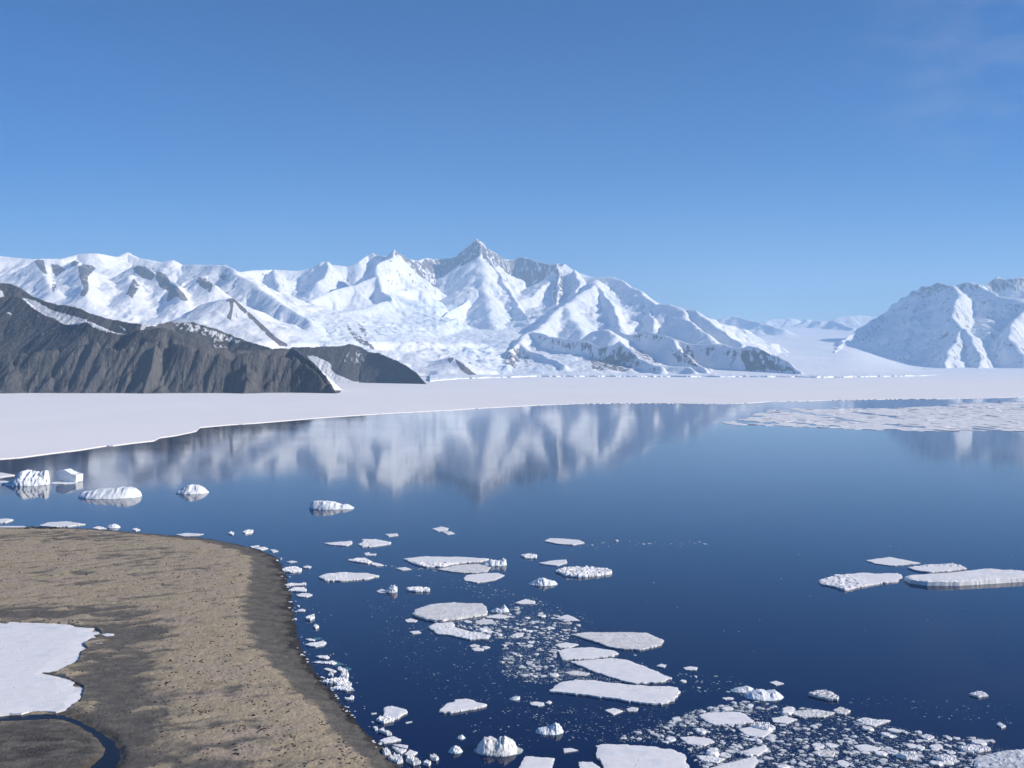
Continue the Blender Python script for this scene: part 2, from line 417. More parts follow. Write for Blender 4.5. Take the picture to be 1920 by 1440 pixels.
rock = [[(62, 488), (72, 486), (82, 488), (89, 515), (82, 513), (70, 500)], [(95, 492), (108, 495), (125, 505), (115, 512), (105, 520), (98, 510)],
        [(132, 492), (140, 488), (150, 492), (142, 500), (133, 502)], [(145, 500), (158, 493), (175, 497), (182, 501), (172, 512), (165, 520), (167, 545), (158, 557), (148, 555), (156, 540), (150, 525), (147, 510)],
        [(100, 522), (107, 535), (102, 550), (96, 545), (97, 530)], [(248, 503), (258, 497), (275, 500), (291, 515), (285, 527), (265, 521), (255, 512)],
        [(292, 508), (310, 515), (320, 528), (335, 540), (345, 550), (354, 565), (345, 566), (330, 555), (318, 565), (312, 566), (315, 545), (300, 540), (292, 525)],
        [(250, 520), (263, 537), (256, 547), (248, 560), (236, 552), (243, 535)], [(363, 525), (375, 520), (398, 530), (401, 536), (395, 549), (375, 538)],
        [(408, 515), (420, 512), (434, 527), (422, 529), (412, 523)], [(430, 565), (439, 563), (437, 580), (434, 602), (424, 596), (430, 580)],
        [(440, 578), (449, 598), (442, 600)], [(412, 565), (438, 558), (457, 576), (482, 598), (502, 617), (522, 635), (549, 650), (528, 652), (503, 632), (478, 606), (453, 584), (438, 566)],
        [(648, 603), (662, 620), (692, 640), (703, 648), (702, 656), (683, 650), (663, 636), (650, 616)], [(668, 600), (682, 612), (692, 626), (685, 634), (672, 616)],
        [(838, 673), (848, 668), (852, 672), (843, 682)], [(851, 671), (863, 678), (877, 690), (895, 704), (878, 703), (863, 694)],
        [(945, 660), (960, 650), (978, 655), (976, 680), (965, 690), (948, 682)], [(980, 655), (997, 663), (998, 682), (984, 692)],
        [(1102, 655), (1130, 655), (1165, 650), (1190, 678), (1180, 695), (1110, 695)], [(1165, 650), (1200, 655), (1240, 680), (1225, 680)],
        [(1250, 650), (1300, 655), (1310, 690), (1270, 680)], [(1380, 658), (1430, 655), (1495, 697), (1400, 695)]]
rw = [.74, .66, .64, .70, .58, .84, .74, .64, .60, .54, .66, .58, .72, .56, .52, .8, .85, .52, .5, .56, .50, .53, .60]
ROCK = np.zeros_like(Z)
for q, w in zip(rock, rw): ROCK = np.maximum(ROCK, w * in_poly(px, py, q))
for _ in range(1):
    ROCK[1:-1, 1:-1] = (ROCK[:-2, 1:-1] + ROCK[2:, 1:-1] + ROCK[1:-1, :-2] + ROCK[1:-1, 2:] + 2 * ROCK[1:-1, 1:-1]) / 6
ROCK = np.maximum(ROCK, sstep(.7, 1.5, sl) * sstep(.3, .8, G) * .60)
ROCK = np.maximum(ROCK, .36 * sstep(.5, .85, sl) * sstep(900, 1600, Z))
ROCK = np.maximum(ROCK, .60 * sstep(1900, 2450, Z) * sstep(.5, .95, sl) * sstep(600, 760, px) * sstep(1120, 1060, px))
me = grid_mesh('snowy_mountains', X, Y, Z, dict(rock=ROCK, ice=ICE), cull=Z < 4.5)
o = link('snowy_mountains', me, M_mtn, smooth=True)
tag(o, 'high snow covered mountain range with a pointed main summit beyond the sea ice', 'mountains', kind='structure')

# ---- far glacier valley and its low white hills
def gbase(PX, DD):
    hi_ = np.interp(DD, [10500, 12000, 15000, 18000, 24000, 31000, 37000], [-10, 60, 215, 370, 800, 1330, 1400])
    lo_ = np.interp(DD, [10400, 12000, 15500, 18000, 24000], [-10, 35, 70, 120, 500])
    t = sstep(1575, 1740, PX) * sstep(25500, 22500, DD)
    return hi_ * (1 - t) + lo_ * t
GR = [dict(p=P((1290, 610, 27), (1340, 601, 28), (1358, 596, 28), (1376, 592, 28), (1400, 598, 27), (1430, 606, 26), (1470, 618, 25)), s=.5, L=500, b=.13, sa=40, rk=.2),
      dict(p=P((1420, 606, 33), (1440, 600, 33), (1478, 595, 33), (1490, 598, 33), (1505, 604, 33)), s=.5, L=500, b=.2, sa=60, rk=.8),
      dict(p=P((1505, 603, 31), (1515, 597, 31), (1527, 600, 31), (1540, 603, 30), (1559, 600, 30), (1575, 606, 29), (1600, 616, 28)), s=.5, L=400, b=.2, sa=50, rk=.6),
      dict(p=P((1550, 604, 34), (1565, 596, 34), (1590, 592, 34), (1610, 591, 34), (1640, 594, 34), (1700, 600, 34)), s=.7, L=500, b=.2, sa=60, rk=.9)]
PX, DD, X, Y, Z, G, B = ridge_terrain(np.arange(1290, 2140, 1.9), np.arange(10400, 36500, 55), GR, gbase)

Z += 22 * fbm(X / 900, Y / 1600, 4, 61) * sstep(11500, 15000, DD)
me = grid_mesh('glacier', X, Y, Z, dict(rock=.45 * G * sstep(0.3, .8, G), ice=.35 * sstep(0, .3, fbm(X / 900, Y / 1200, 3, 66))))
o = link('glacier', me, M_mtn, smooth=True)
tag(o, 'broad white glacier rising gently to low far hills between the two mountains', 'glacier', kind='structure')

# ---- mountain on the right
RR = [dict(p=P((1556, 668, 16.6), (1568, 655, 18.4), (1582, 640, 20.2), (1600, 625, 21.4), (1650, 591, 23.2), (1666, 582, 23.3), (1676, 570, 23.2), (1684, 568, 23.1), (1692, 558, 23.0), (1702, 556, 22.8), (1712, 544, 22.6), (1722, 545, 22.4), (1731, 536, 22.2), (1745, 537, 21.9), (1760, 529, 21.6), (1776, 535, 21.2), (1790, 536, 20.8), (1815, 529, 20.2), (1832, 533, 20), (1846, 536, 20.2)), s=.95, L=1200, b=.30, sa=90, sw=700, fa=30, rk=.5),
      dict(p=P((1846, 536, 21), (1860, 526, 21.2), (1870, 519, 21.2), (1885, 524, 21.2), (1902, 522, 21), (1930, 519, 21), (2000, 512, 21), (2130, 530, 21)), s=1, L=700, b=.22, sa=80, rk=.7),
      dict(p=P((1790, 536, 20.2), (1800, 552, 19.5), (1790, 572, 18.9), (1786, 590, 18.4), (1802, 615, 17.8)), s=1.0, L=800, b=.22, sa=90, sw=350, fa=30, rk=.3, rc=90),
      dict(p=P((1802, 615, 17.8), (1812, 618, 17.6), (1822, 640, 17.1), (1835, 668, 16.4), (1840, 690, 15.9)), s=1.0, L=450, b=.22, sa=70, sw=300, rk=.4),
      dict(p=P((1802, 615, 17.8), (1788, 640, 17.2), (1778, 660, 16.7), (1775, 690, 15.9)), s=.7, L=600, b=.28, sa=60, rk=.4),
      dict(p=P((1832, 533, 20), (1870, 555, 19.2), (1900, 560, 18.8), (1940, 570, 18.4)), s=.8, L=500, b=.2, sa=60, rk=.2),
      dict(p=P((1940, 560, 18.6), (1905, 600, 17.7), (1895, 612, 17.4), (1900, 640, 16.9), (1915, 665, 16.3), (1925, 690, 15.8)), s=1.0, L=750, b=.22, sa=90, sw=350, fa=30, rk=.3, rc=80),
      ]
def rbase(PX, DD):
    return gbase(PX, DD) - 18 - 60 * sstep(1600, 1540, PX)
PX, DD, X, Y, Z, G, B = ridge_terrain(np.arange(1490, 2140, 1.6), np.arange(10500, 24500, 25), RR, rbase)
PRO = 1 - np.exp(-B / 260)
Z += (60 * fbm((X + .5 * Y) / 500, Y / 1300, 5, 71, .55) - 75 * np.abs(fbm((X + .5 * Y) / 240, Y / 900, 4, 73, .6)) - 26 * np.abs(fbm((X + .5 * Y) / 85, Y / 500, 3, 74))) * sstep(13000, 16000, DD) * PRO + 4 * fbm(X / 90, Y / 90, 3, 75) * sstep(13000, 15000, DD)
sl, zx, zy = slope_of(X, Y, Z)
gl = gbase(PX, DD)
me = grid_mesh('snowy_mountain', X, Y, Z, dict(rock=np.clip(sstep(.45, .8, sl) * (.36 + .42 * fbm((X + .5 * Y) / 150, Y / 700, 4, 79, .6)) + .30 * sstep(1500, 1850, Z) * sstep(.25, .6, sl), 0, .6), ice=.25 * sstep(0, .3, fbm(X / 500, Y / 500, 3, 77))), cull=Z < gl - 10)
o = link('snowy_mountain', me, M_mtn, smooth=True)
tag(o, 'separate snowy mountain at the right edge with a long shaded left flank', 'mountain', kind='structure')

# ------------------------------------------------------------------ dark headlands in front of the range
D1 = [dict(p=P((-140, 575, 4.9), (0, 561, 4.8), (25, 555, 4.8), (42, 558, 4.75), (76, 586, 4.6), (105, 600, 4.5), (126, 608, 4.4), (150, 604, 4.35), (172, 605, 4.3), (202, 620, 4.25), (232, 627, 4.25), (262, 619, 4.2), (300, 613, 4.2), (322, 617, 4.2), (360, 635, 4.2), (400, 650, 4.25), (440, 656, 4.3), (480, 656, 4.35), (520, 653, 4.4), (547, 652, 4.45), (570, 666, 4.2), (595, 688, 4.0), (612, 707, 3.88), (621, 723, 3.8), (630, 738, 3.76)),
           s=.75, L=260, b=.34, sa=26, sw=150, fa=8, fw=40, rk=1, wa=80.)]
D1.append(dict(p=P((-140, 655, 3.98), (-60, 652, 3.96), (0, 660, 3.95), (60, 664, 3.93), (110, 655, 3.95), (160, 640, 3.97), (215, 650, 3.93), (260, 648, 3.94), (300, 635, 3.97), (350, 652, 3.93), (400, 660, 3.92), (450, 664, 3.92), (500, 664, 3.94), (550, 668, 3.96), (585, 694, 3.9), (606, 712, 3.84)),
               s=1.35, L=150, b=.3, sa=60, sw=105, fa=12, fw=26, rk=1, wa=60.))
for q in ((20, 672, 3.91, -10, .8), (292, 648, 3.93, 266, .9), (466, 684, 3.88, 456, .7)):
    D1.append(dict(p=P(q[:3], ((q[0] + q[3]) / 2 + 5, q[1] * .5 + 366, q[2] * .5 + 1.87), (q[3], 744, 3.725)), s=.8 * q[4], L=90, b=.5, sa=30, sw=70, fa=9, fw=22, rk=1, wa=70.))
D1B = [dict(p=P((-140, 540, 5.6), (0, 530, 5.5), (20, 532, 5.5), (40, 540, 5.45), (62, 556, 5.4), (86, 564, 5.35), (110, 572, 5.3), (131, 573, 5.25), (151, 578, 5.2), (170, 587, 5.15), (200, 597, 5.1), (216, 600, 5.1), (262, 608, 5.0), (285, 611, 5.0), (320, 603, 5.2), (360, 604, 5.2), (400, 616, 5.2), (430, 627, 5.2), (462, 640, 5.1), (485, 645, 5.0), (530, 662, 4.9)), s=.6, L=200, b=.28, sa=14, sw=120, fa=5, fw=40, rk=.6, wa=80.)]
D2 = [dict(p=P((520, 662, 6.4), (548, 651, 6.5), (600, 650, 6.5), (635, 648, 6.5), (656, 645, 6.5), (672, 649, 6.5), (692, 660, 6.45), (710, 662, 6.4), (732, 671, 6.3), (746, 677, 6.25), (762, 685, 6.15), (780, 699, 6.0), (790, 711, 5.9), (799, 722, 5.8)), s=.8, L=200, b=.38, sa=20, sw=160, fa=7, fw=45, rk=1, wa=80.)]
def dbase(PX, DD): return np.full_like(PX, -6)
PX, DD, X, Y, Z, G, B = ridge_terrain(np.arange(-130, 830, 1.25), np.arange(3560, 7100, 7.5), D1 + D1B + D2, dbase, k_s=9.0, wp=.14)
Z += (5 * fbm(X / 60, Y / 60, 4, 91) + 2.5 * fbm(X / 18, Y / 18, 3, 95)) * sstep(-2, 20, Z) * .8
gm = sstep(3, 40, Z) * sstep(4150, 3950, DD) + .35 * sstep(3, 40, Z)
sk = X - .55 * (Y - 3800) + 30 * fbm(X / 120, Y / 120, 2, 101)
Z -= gm * (13 * np.abs(perlin(sk / 85, Y / 420, 97)) + 11 * np.abs(perlin(sk / 33, Y / 200, 98)) + 6 * np.abs(perlin(sk / 14, Y / 90, 99)) - 8 + 14 * fbm(X / 95, Y / 95, 5, 103, .62))
px, py = pix_of(X, Y, Z)
for gl_, w, dp in (([(318, 628), (312, 660), (300, 695), (284, 734)], 8, 20), ([(365, 650), (360, 680), (345, 712), (335, 736)], 7, 17), ([(436, 660), (433, 685), (422, 715), (415, 736)], 9, 20), ([(503, 664), (496, 690), (490, 736)], 7, 15), ([(200, 628), (180, 665), (158, 720)], 6, 14), ([(228, 640), (205, 680), (180, 732)], 6, 15), ([(262, 640), (235, 690), (212, 736)], 6, 14), ([(25, 680), (8, 705), (-15, 730)], 9, 20), ([(108, 660), (100, 700), (104, 736)], 6, 12), ([(165, 640), (140, 690), (128, 736)], 7, 14), ([(400, 668), (388, 700), (380, 736)], 5, 12), ([(560, 676), (566, 700), (575, 734)], 6, 11), ([(470, 676), (462, 705), (455, 736)], 5, 10)):
    dm = np.full(X.shape, 1e9)
    qx = px + 5 * fbm(X / 40, Y / 60, 3, 105)
    for (ax, ay), (bx, by) in zip(gl_[:-1], gl_[1:]):
        dx, dy = bx - ax, by - ay
        t = np.clip(((qx - ax) * dx + (py - ay) * dy) / (dx * dx + dy * dy), 0, 1)
        dm = np.minimum(dm, np.hypot(qx - ax - t * dx, py - ay - t * dy))
    Z -= dp * np.exp(-(dm / w) ** 2) * sstep(2, 20, Z) * (DD < 4300)
# snow filled hollow and the snow apron between the headlands
px, py = pix_of(X, Y, Z)
band = [[(38, 557), (66, 563), (96, 581), (150, 596), (162, 603), (146, 608), (130, 610), (117, 607), (104, 598), (84, 591), (62, 578)],
        [(155, 597), (186, 611), (212, 622), (238, 627), (224, 629), (188, 619), (164, 606)], [(215, 603), (228, 611), (241, 621), (234, 621), (222, 611)],
        [(573, 666), (590, 668), (612, 676), (622, 684), (620, 692), (630, 701), (660, 714), (690, 719), (735, 722), (735, 732), (628, 732), (612, 708), (596, 688)],
        [(10, 588), (17, 584), (24, 590)], [(-10, 540), (5, 545), (8, 556), (-10, 560)], [(56, 590), (80, 591), (80, 594), (58, 593)],
        [(266, 608), (292, 606), (296, 611), (268, 613)], [(265, 612), (275, 610), (268, 620), (262, 618)]]
bw = [1, 1, .9, 1, 1, 1, .75, .9, .8]
SN = np.zeros_like(Z)
for q, w in zip(band, bw): SN = np.maximum(SN, w * in_poly(px, py, q))
SN = np.maximum(SN, .5 * in_poly(px, py, [(318, 603), (360, 604), (430, 628), (462, 641), (440, 645), (400, 636), (340, 620)]))
SN = np.maximum(SN, .42 * in_poly(px, py, [(400, 632), (420, 640), (440, 655), (400, 655)]))
SN = np.maximum(SN, .42 * in_poly(px, py, [(68, 620), (115, 618), (115, 630), (68, 630)]))
SN = np.maximum(SN, .44 * in_poly(px, py, [(642, 655), (690, 655), (680, 685), (645, 680)]))
for _ in range(2):
    SN[1:-1, 1:-1] = (SN[:-2, 1:-1] + SN[2:, 1:-1] + SN[1:-1, :-2] + SN[1:-1, 2:] + 2 * SN[1:-1, 1:-1]) / 6
sl, zx, zy = slope_of(X, Y, Z)
me = grid_mesh('rocky_headlands', X, Y, Z, dict(snow=SN, steep=sstep(.5, 1.0, sl)), cull=Z < -1.5)
o = link('rocky_headlands', me, M_dark, smooth=True)
tag(o, 'dark brown basalt cliffs and hills on the far left shore with patches of snow', 'cliffs', kind='structure')

# ------------------------------------------------------------------ fast ice and the ice shelf front
edge = [(-260, 880), (-120, 874), (0, 860), (40, 857), (85, 851), (100, 849), (150, 843), (200, 835), (212, 835), (250, 830), (288, 826), (300, 820), (330, 816), (368, 808), (375, 801), (430, 796), (480, 793), (540, 788), (600, 783), (660, 779), (720, 775), (780, 772), (840, 769), (900, 765), (960, 762), (1020, 759), (1080, 757), (1150, 756), (1220, 756), (1300, 757), (1345, 757), (1400, 756), (1440, 753), (1500, 752), (1560, 750), (1640, 749), (1700, 748), (1760, 748), (1800, 747), (1860, 746), (1920, 744), (2060, 741), (2250, 739)]
rr = random.Random(2)
ep = []
for (a, b), (c, d) in zip(edge[:-1], edge[1:]):
    n = max(2, int((c - a) / 4))
    for i in range(n):
        t = i / n
        ep.append((a + (c - a) * t, b + (d - b) * t + (rr.gauss(0, .06) if i else 0)))
ZI = .8
top = [at(a, b, ZI) for a, b in ep]
n = len(top)
far = [(x * 12500 / y, 12500, ZI) for x, y, z in top]
low = [(x, y - .3, -.2) for x, y, z in top]
me = bpy.data.meshes.new('sea_ice')
me.from_pydata(low + top + far, [], [(i, i + 1, n + i + 1, n + i) for i in range(n - 1)] + [(n + i, n + i + 1, 2 * n + i + 1, 2 * n + i) for i in range(n - 1)])
o = link('sea_ice', me, M_seaice)
tag(o, 'flat pale sheet of unbroken sea ice stretching to the foot of the mountains', 'sea ice', kind='structure')

rr = random.Random(9)
fr = []
for a in np.arange(806, 2200, 1.5):
    b = np.interp(a, [800, 860, 1000, 1500, 1530, 1580, 1700, 1780, 1900, 2200], [716, 711, 706.5, 707.5, 708.5, 708, 706, 704.5, 704.5, 704])
    D = H * F / (b - HY) + 260 * float(fbm(np.float32(a / 26), np.float32(3.3), 4, 8))
    hgt = max(1.5, (11 if a > 960 else 7) + 11 * float(fbm(np.float32(a / 17), np.float32(7.7), 4, 9)))
    fr.append((a, D, hgt))
lo = [((a - CX) / F * D, D, 0) for a, D, h in fr]
hi = [((a - CX) / F * (D + .5), D + .5, h) for a, D, h in fr]
bk = [((a - CX) / F * (D + 500), D + 500, h * .35 + 15) for a, D, h in fr]
b2 = [((a - CX) / F * 13000, 13000, 20) for a, D, h in fr]
n = len(fr)
me = bpy.data.meshes.new('ice_shelf')
fs = []
for r in range(3):
    fs += [(r * n + i, r * n + i + 1, (r + 1) * n + i + 1, (r + 1) * n + i) for i in range(n - 1)]
me.from_pydata(lo + hi + bk + b2, [], fs)
o = link('ice_shelf', me, M_shelf)
tag(o, 'low white glacier front with a broken blue cliff line along the far edge of the sea ice', 'ice shelf', kind='structure')
# ------------------------------------------------------------------ gravel spit in the foreground
k = NT('spit_gravel')
nf = k.noise(k.pos(), 1.3, 5, .7); nm = k.noise(k.pos((1, 1.6, 1), (0, 0, R(25))), .22, 4, .6); ns = k.noise(k.pos(), 4.0, 3, .7)
be = k.math('ADD', k.attr('beige'), k.math('MULTIPLY', k.math('SUBTRACT', nf, .5), .55))
darkc = k.mix(k.ramp(nm, .35, .7), (.105, .10, .09), (.17, .155, .13))
beige = k.mix(k.ramp(nm, .35, .65), (.36, .30, .20), (.43, .36, .255))
beige = k.mix(k.ramp(nf, .55, .75), beige, (.46, .385, .30))
tint = k.noise(k.pos((1, 1.5, 1)), .05, 3)
beige = k.mix(k.ramp(tint, .45, .65), beige, (.40, .325, .25))
c = k.mix(k.ramp(be, .18, .85), darkc, beige)
gr = k.noise(k.pos(), 9.0, 2, .6)
c = k.mix(k.math('MULTIPLY', k.ramp(gr, .52, .72), .35), c, (.05, .045, .042))
c = k.mix(k.math('MULTIPLY', k.ramp(gr, .46, .3), .3), c, (.44, .39, .33))
c = k.mix(k.math('MULTIPLY', k.ramp(ns, .62, .70), k.attr('speck')), c, (.045, .04, .038))
c = k.mix(k.attr('ochre'), c, (.12, .085, .035))
wetc = k.mix(k.ramp(nf, .4, .65), (.028, .027, .028), (.06, .057, .053))
c = k.mix(k.attr('wet'), c, wetc)
c = k.mix(k.attr('pale'), c, (.16, .15, .13))
k.color(c); k.rough(.95)
k.bump(k.math('ADD', nf, k.math('MULTIPLY', ns, .5)), .22, .9)
M_spit = k.m

shore = [(-260, 984), (0, 989), (60, 990), (130, 990), (190, 993), (250, 998), (330, 1005), (370, 1008), (400, 1012), (430, 1018), (450, 1022), (475, 1028), (497, 1036), (518, 1045), (527, 1060), (534, 1075), (538, 1092), (543, 1110), (546, 1130), (551, 1150), (553, 1172), (557, 1190), (563, 1212), (572, 1232), (583, 1250), (596, 1268), (612, 1287), (627, 1305), (643, 1324), (658, 1345), (675, 1365), (700, 1388), (722, 1410), (745, 1432), (775, 1462), (830, 1520)]
SPX = np.arange(-120, 790, 1.25)
SPY = np.arange(982, 1492, 0.9)
PX, PYg = np.meshgrid(SPX, SPY)
Y = (H - 1.6) * F / (PYg - HY); X = (PX - CX) / F * Y
sw_ = np.array([at(a, b, 0)[:2] for a, b in shore])
sd_ = np.full(X.shape, 1e9)
wob = 1.2 * fbm(X / 6, Y / 6, 3, 111) + .5 * fbm(X / 1.7, Y / 1.7, 2, 112)
for (ax, ay), (bx, by) in zip(sw_[:-1], sw_[1:]):
    dx, dy = bx - ax, by - ay
    t = np.clip(((X - ax) * dx + (Y - ay) * dy) / (dx * dx + dy * dy), 0, 1)
    sd_ = np.minimum(sd_, np.hypot(X - ax - t * dx, Y - ay - t * dy))
pz = HY + H * F / Y
ins = in_poly(CX + X / Y * F, pz, shore + [(830, 3000), (-260, 3000)])
sd_ = np.where(ins, sd_, -sd_) + wob * 1.1
ca, sa_ = math.cos(R(24)), math.sin(R(24))
U = X * ca + Y * sa_; V = -X * sa_ + Y * ca
wx = 3 * fbm(X / 14, Y / 14, 2, 113)
nb = .65 * fbm((U + wx) / 20, (V + wx) / 10, 4, 114, .6) + .5 * fbm((U + wx) / 8, (V + wx) / 5, 3, 115)
nl = 1.25 * fbm(X / 55, Y / 38, 4, 118)
dark = np.zeros_like(X)
for gx, gy, rx, ry, am in ((250, 1185, 75, 30, 1.0), (215, 1270, 85, 70, .8), (100, 1405, 210, 70, 1.6), (290, 1052, 75, 24, .55), (130, 1008, 220, 13, .5), (190, 1092, 90, 10, .35), (60, 1150, 170, 13, .8), (390, 1440, 60, 14, .6), (205, 1325, 60, 55, .75), (330, 1300, 60, 10, .3), (300, 1380, 70, 12, .3), (40, 1075, 90, 10, .3)):
    dark += am * np.exp(-((PX - gx) / rx) ** 2 - ((PYg - gy) / ry) ** 2)
bw_ = np.interp(Y, [240, 284, 340, 408, 480, 600], [6.5, 7.5, 13, 19.5, 15, 10])
bedge = sd_ / bw_ + .3 * fbm(X / 11, Y / 7, 4, 121, .6)
BE = sstep(-.75, .55, nb * 1.2 + .30 + .35 * nl - dark * .85) * sstep(.75, 1.3, bedge)
BE = np.maximum(BE, 0)
near = sstep(400, 290, Y)
PALE = .55 * sstep(.05, .45, fbm(X / 16, Y / 5, 4, 123)) * sstep(1.1, .7, bedge) * sstep(.08, .3, bedge) + .35 * sstep(.1, .4, fbm(X / 12, Y / 5, 4, 125)) * sstep(1385, 1360, PYg) * (PX < 160) * (PYg > 1340)
WET = sstep(.30, .04, bedge) + .55 * sstep(.62, .35, bedge) * sstep(-.2, .3, fbm(X / 5, Y / 12, 3, 127))
WET = np.clip(WET + .75 * np.exp(-((PX - 70) / 190) ** 2 - ((PYg - 1400) / 48) ** 2) * sstep(-.25, .25, fbm(X / 9, Y / 4.5, 3, 129)), 0, 1)
snowpoly = [(-160, 1162), (-60, 1164), (0, 1166), (15, 1168), (17, 1166), (60, 1167), (130, 1170), (160, 1176), (178, 1177), (188, 1183), (190, 1188), (176, 1192), (184, 1195), (172, 1198), (159, 1205), (158, 1210), (163, 1215), (152, 1222), (150, 1232), (145, 1240), (130, 1248), (114, 1257), (113, 1260), (78, 1262), (95, 1264), (118, 1268), (140, 1278), (157, 1287), (155, 1300), (150, 1315), (136, 1325), (125, 1330), (80, 1331), (40, 1336), (0, 1339), (-60, 1342), (-160, 1346)]
stream = [(-160, 1348, 6), (-40, 1346, 6), (40, 1343, 6), (90, 1340, 6), (118, 1342, 5), (138, 1349, 3), (160, 1359, 3), (180, 1371, 5), (199, 1386, 8), (210, 1402, 10), (207, 1418, 14), (194, 1438, 22), (182, 1470, 30), (174, 1500, 40)]
std = np.full(X.shape, 1e9)
for (ax, ay, aw), (bx, by, bw2) in zip(stream[:-1], stream[1:]):
    dx, dy = bx - ax, by - ay
    t = np.clip(((PX - ax) * dx + (PYg - ay) * dy * 4) / (dx * dx + 4 * dy * dy), 0, 1)
    std = np.minimum(std, np.hypot(PX - ax - t * dx, (PYg - ay - t * dy) * 1.6) - (aw + t * (bw2 - aw)))
std += 6 * fbm(X / 5, Y / 5, 4, 131, .6)
sp_in = in_poly(PX, PYg, snowpoly)
Zs = np.where(sd_ > 0, 1.9 * (1 - np.exp(-np.maximum(sd_, 0) / 9)), .07 * sd_)
land = sstep(0, 8, sd_)
Zs += land * (.42 * (BE - .3) + .30 * nb + .12 * fbm(X / 2.2, Y / 2.2, 3, 133) * (.4 + BE)) + .10 * fbm(X / .9, Y / .9, 2, 135) * land
# low stony rim at the water's edge
Zs += .35 * np.maximum(0, fbm(X / 1.5, Y / 1.5, 3, 137)) * np.exp(-((sd_ - 1.2) / 1.6) ** 2)
Zs = np.where(sp_in, np.minimum(Zs, 1.35), Zs)
kb = sstep(26, 2, std)
Zs = Zs * (1 - kb) + np.minimum(Zs, .98 + .5 * np.clip(std / 22, -1, 1)) * kb
OC = .75 * np.exp(-np.maximum(std, 0) / 10) * (PX > 90) * sstep(-.3, .3, fbm(X / 6, Y / 6, 3, 139))
OC = np.maximum(OC, .5 * np.exp(-((PX - 300) / 40) ** 2 - ((PYg - 1425) / 22) ** 2) * sstep(0, .3, nb))
SPK = BE * sstep(-.1, .35, fbm(X / 7, Y / 7, 3, 141)) * .8
me = grid_mesh('gravel_spit', X, Y, Zs, dict(beige=BE, wet=WET, ochre=OC, speck=SPK, pale=PALE), cull=Zs < -.5)
o = link('gravel_spit', me, M_spit, smooth=True)
tag(o, 'low brown gravel spit with tan mounds and a dark stony shore', 'ground', kind='structure')
def ground_z(px, py):
    i = np.clip((py - SPY[0]) / .9, 0, len(SPY) - 2); j = np.clip((px - SPX[0]) / 1.25, 0, len(SPX) - 2)
    i0, j0 = int(i), int(j); a, b = i - i0, j - j0
    return float((Zs[i0, j0] * (1 - b) + Zs[i0, j0 + 1] * b) * (1 - a) + (Zs[i0 + 1, j0] * (1 - b) + Zs[i0 + 1, j0 + 1] * b) * a)
def spit_pt(px, py):
    Y_ = (H - 1.6) * F / (py - HY)
    return ((px - CX) / F * Y_, Y_, ground_z(px, py))
# meltwater
k = NT('melt_water'); k.color((.008, .009, .018)); k.rough(.25); k.b.inputs['IOR'].default_value = 1.333; k.b.inputs['Specular IOR Level'].default_value = .28
k.bump(k.noise(k.pos(), 1.2, 2), .02, .3); M_melt = k.m
L_, R_ = [], []
for i, (a, b, w) in enumerate(stream):
    n_ = stream[min(i + 1, len(stream) - 1)]; p_ = stream[max(i - 1, 0)]
    dx, dy = n_[0] - p_[0], (n_[1] - p_[1]) * 2.0
    l = math.hypot(dx, dy); w2 = w + 9
    L_.append(at(a - dy / l * w2, b + dx / l * w2 * .5, 1.05)); R_.append(at(a + dy / l * w2, b - dx / l * w2 * .5, 1.05))
me = bpy.data.meshes.new('stream'); n = len(L_)
me.from_pydata(L_ + R_, [], [(i, i + 1, n + i + 1, n + i) for i in range(n - 1)])
o = link('stream', me, M_melt)
tag(o, 'narrow dark blue meltwater stream winding from the white snowfield', 'stream', kind='structure')

# ------------------------------------------------------------------ ice materials
def ice_mat(name, a, b, dirt, foot, bd=.12):
    k = NT(name)
    n1 = k.noise(k.pos(), .35, 4, .6); n2 = k.noise(k.pos(), 2.2, 4, .65)
    c = k.mix(k.ramp(n1, .35, .68), a, b)
    vo = k.n('TexVoronoi'); vo.inputs['Scale'].default_value = .55; k.l(k.geo.outputs['Position'], vo.inputs['Vector'])
    sp = k.math('MULTIPLY', k.math('LESS_THAN', vo.outputs['Distance'], .17), k.ramp(n1, .5, .62))
    c = k.mix(k.math('MULTIPLY', sp, dirt), c, (.22, .21, .2))
    n4 = k.noise(k.pos(), .16, 3, .5)
    c = k.mix(k.math('MULTIPLY', k.ramp(n4, .56, .70), .4), c, (.60, .68, .76))
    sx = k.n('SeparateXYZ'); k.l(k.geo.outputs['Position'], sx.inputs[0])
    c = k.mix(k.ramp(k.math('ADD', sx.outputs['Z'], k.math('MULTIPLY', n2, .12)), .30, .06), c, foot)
    k.color(c); k.rough(.55); k.b.inputs['Specular IOR Level'].default_value = .3
    k.bump(n2, bd, .7)
    return k.m
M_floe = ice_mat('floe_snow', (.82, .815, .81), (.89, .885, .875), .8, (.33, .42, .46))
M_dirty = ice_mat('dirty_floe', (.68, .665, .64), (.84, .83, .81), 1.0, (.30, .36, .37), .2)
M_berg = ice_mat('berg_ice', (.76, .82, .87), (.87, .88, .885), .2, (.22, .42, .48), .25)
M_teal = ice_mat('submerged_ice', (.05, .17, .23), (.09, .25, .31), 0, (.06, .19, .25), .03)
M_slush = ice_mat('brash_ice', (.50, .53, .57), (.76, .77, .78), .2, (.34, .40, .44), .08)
M_pack = ice_mat('pack_ice', (.86, .85, .84), (.90, .89, .88), 0, (.5, .55, .6), .1)

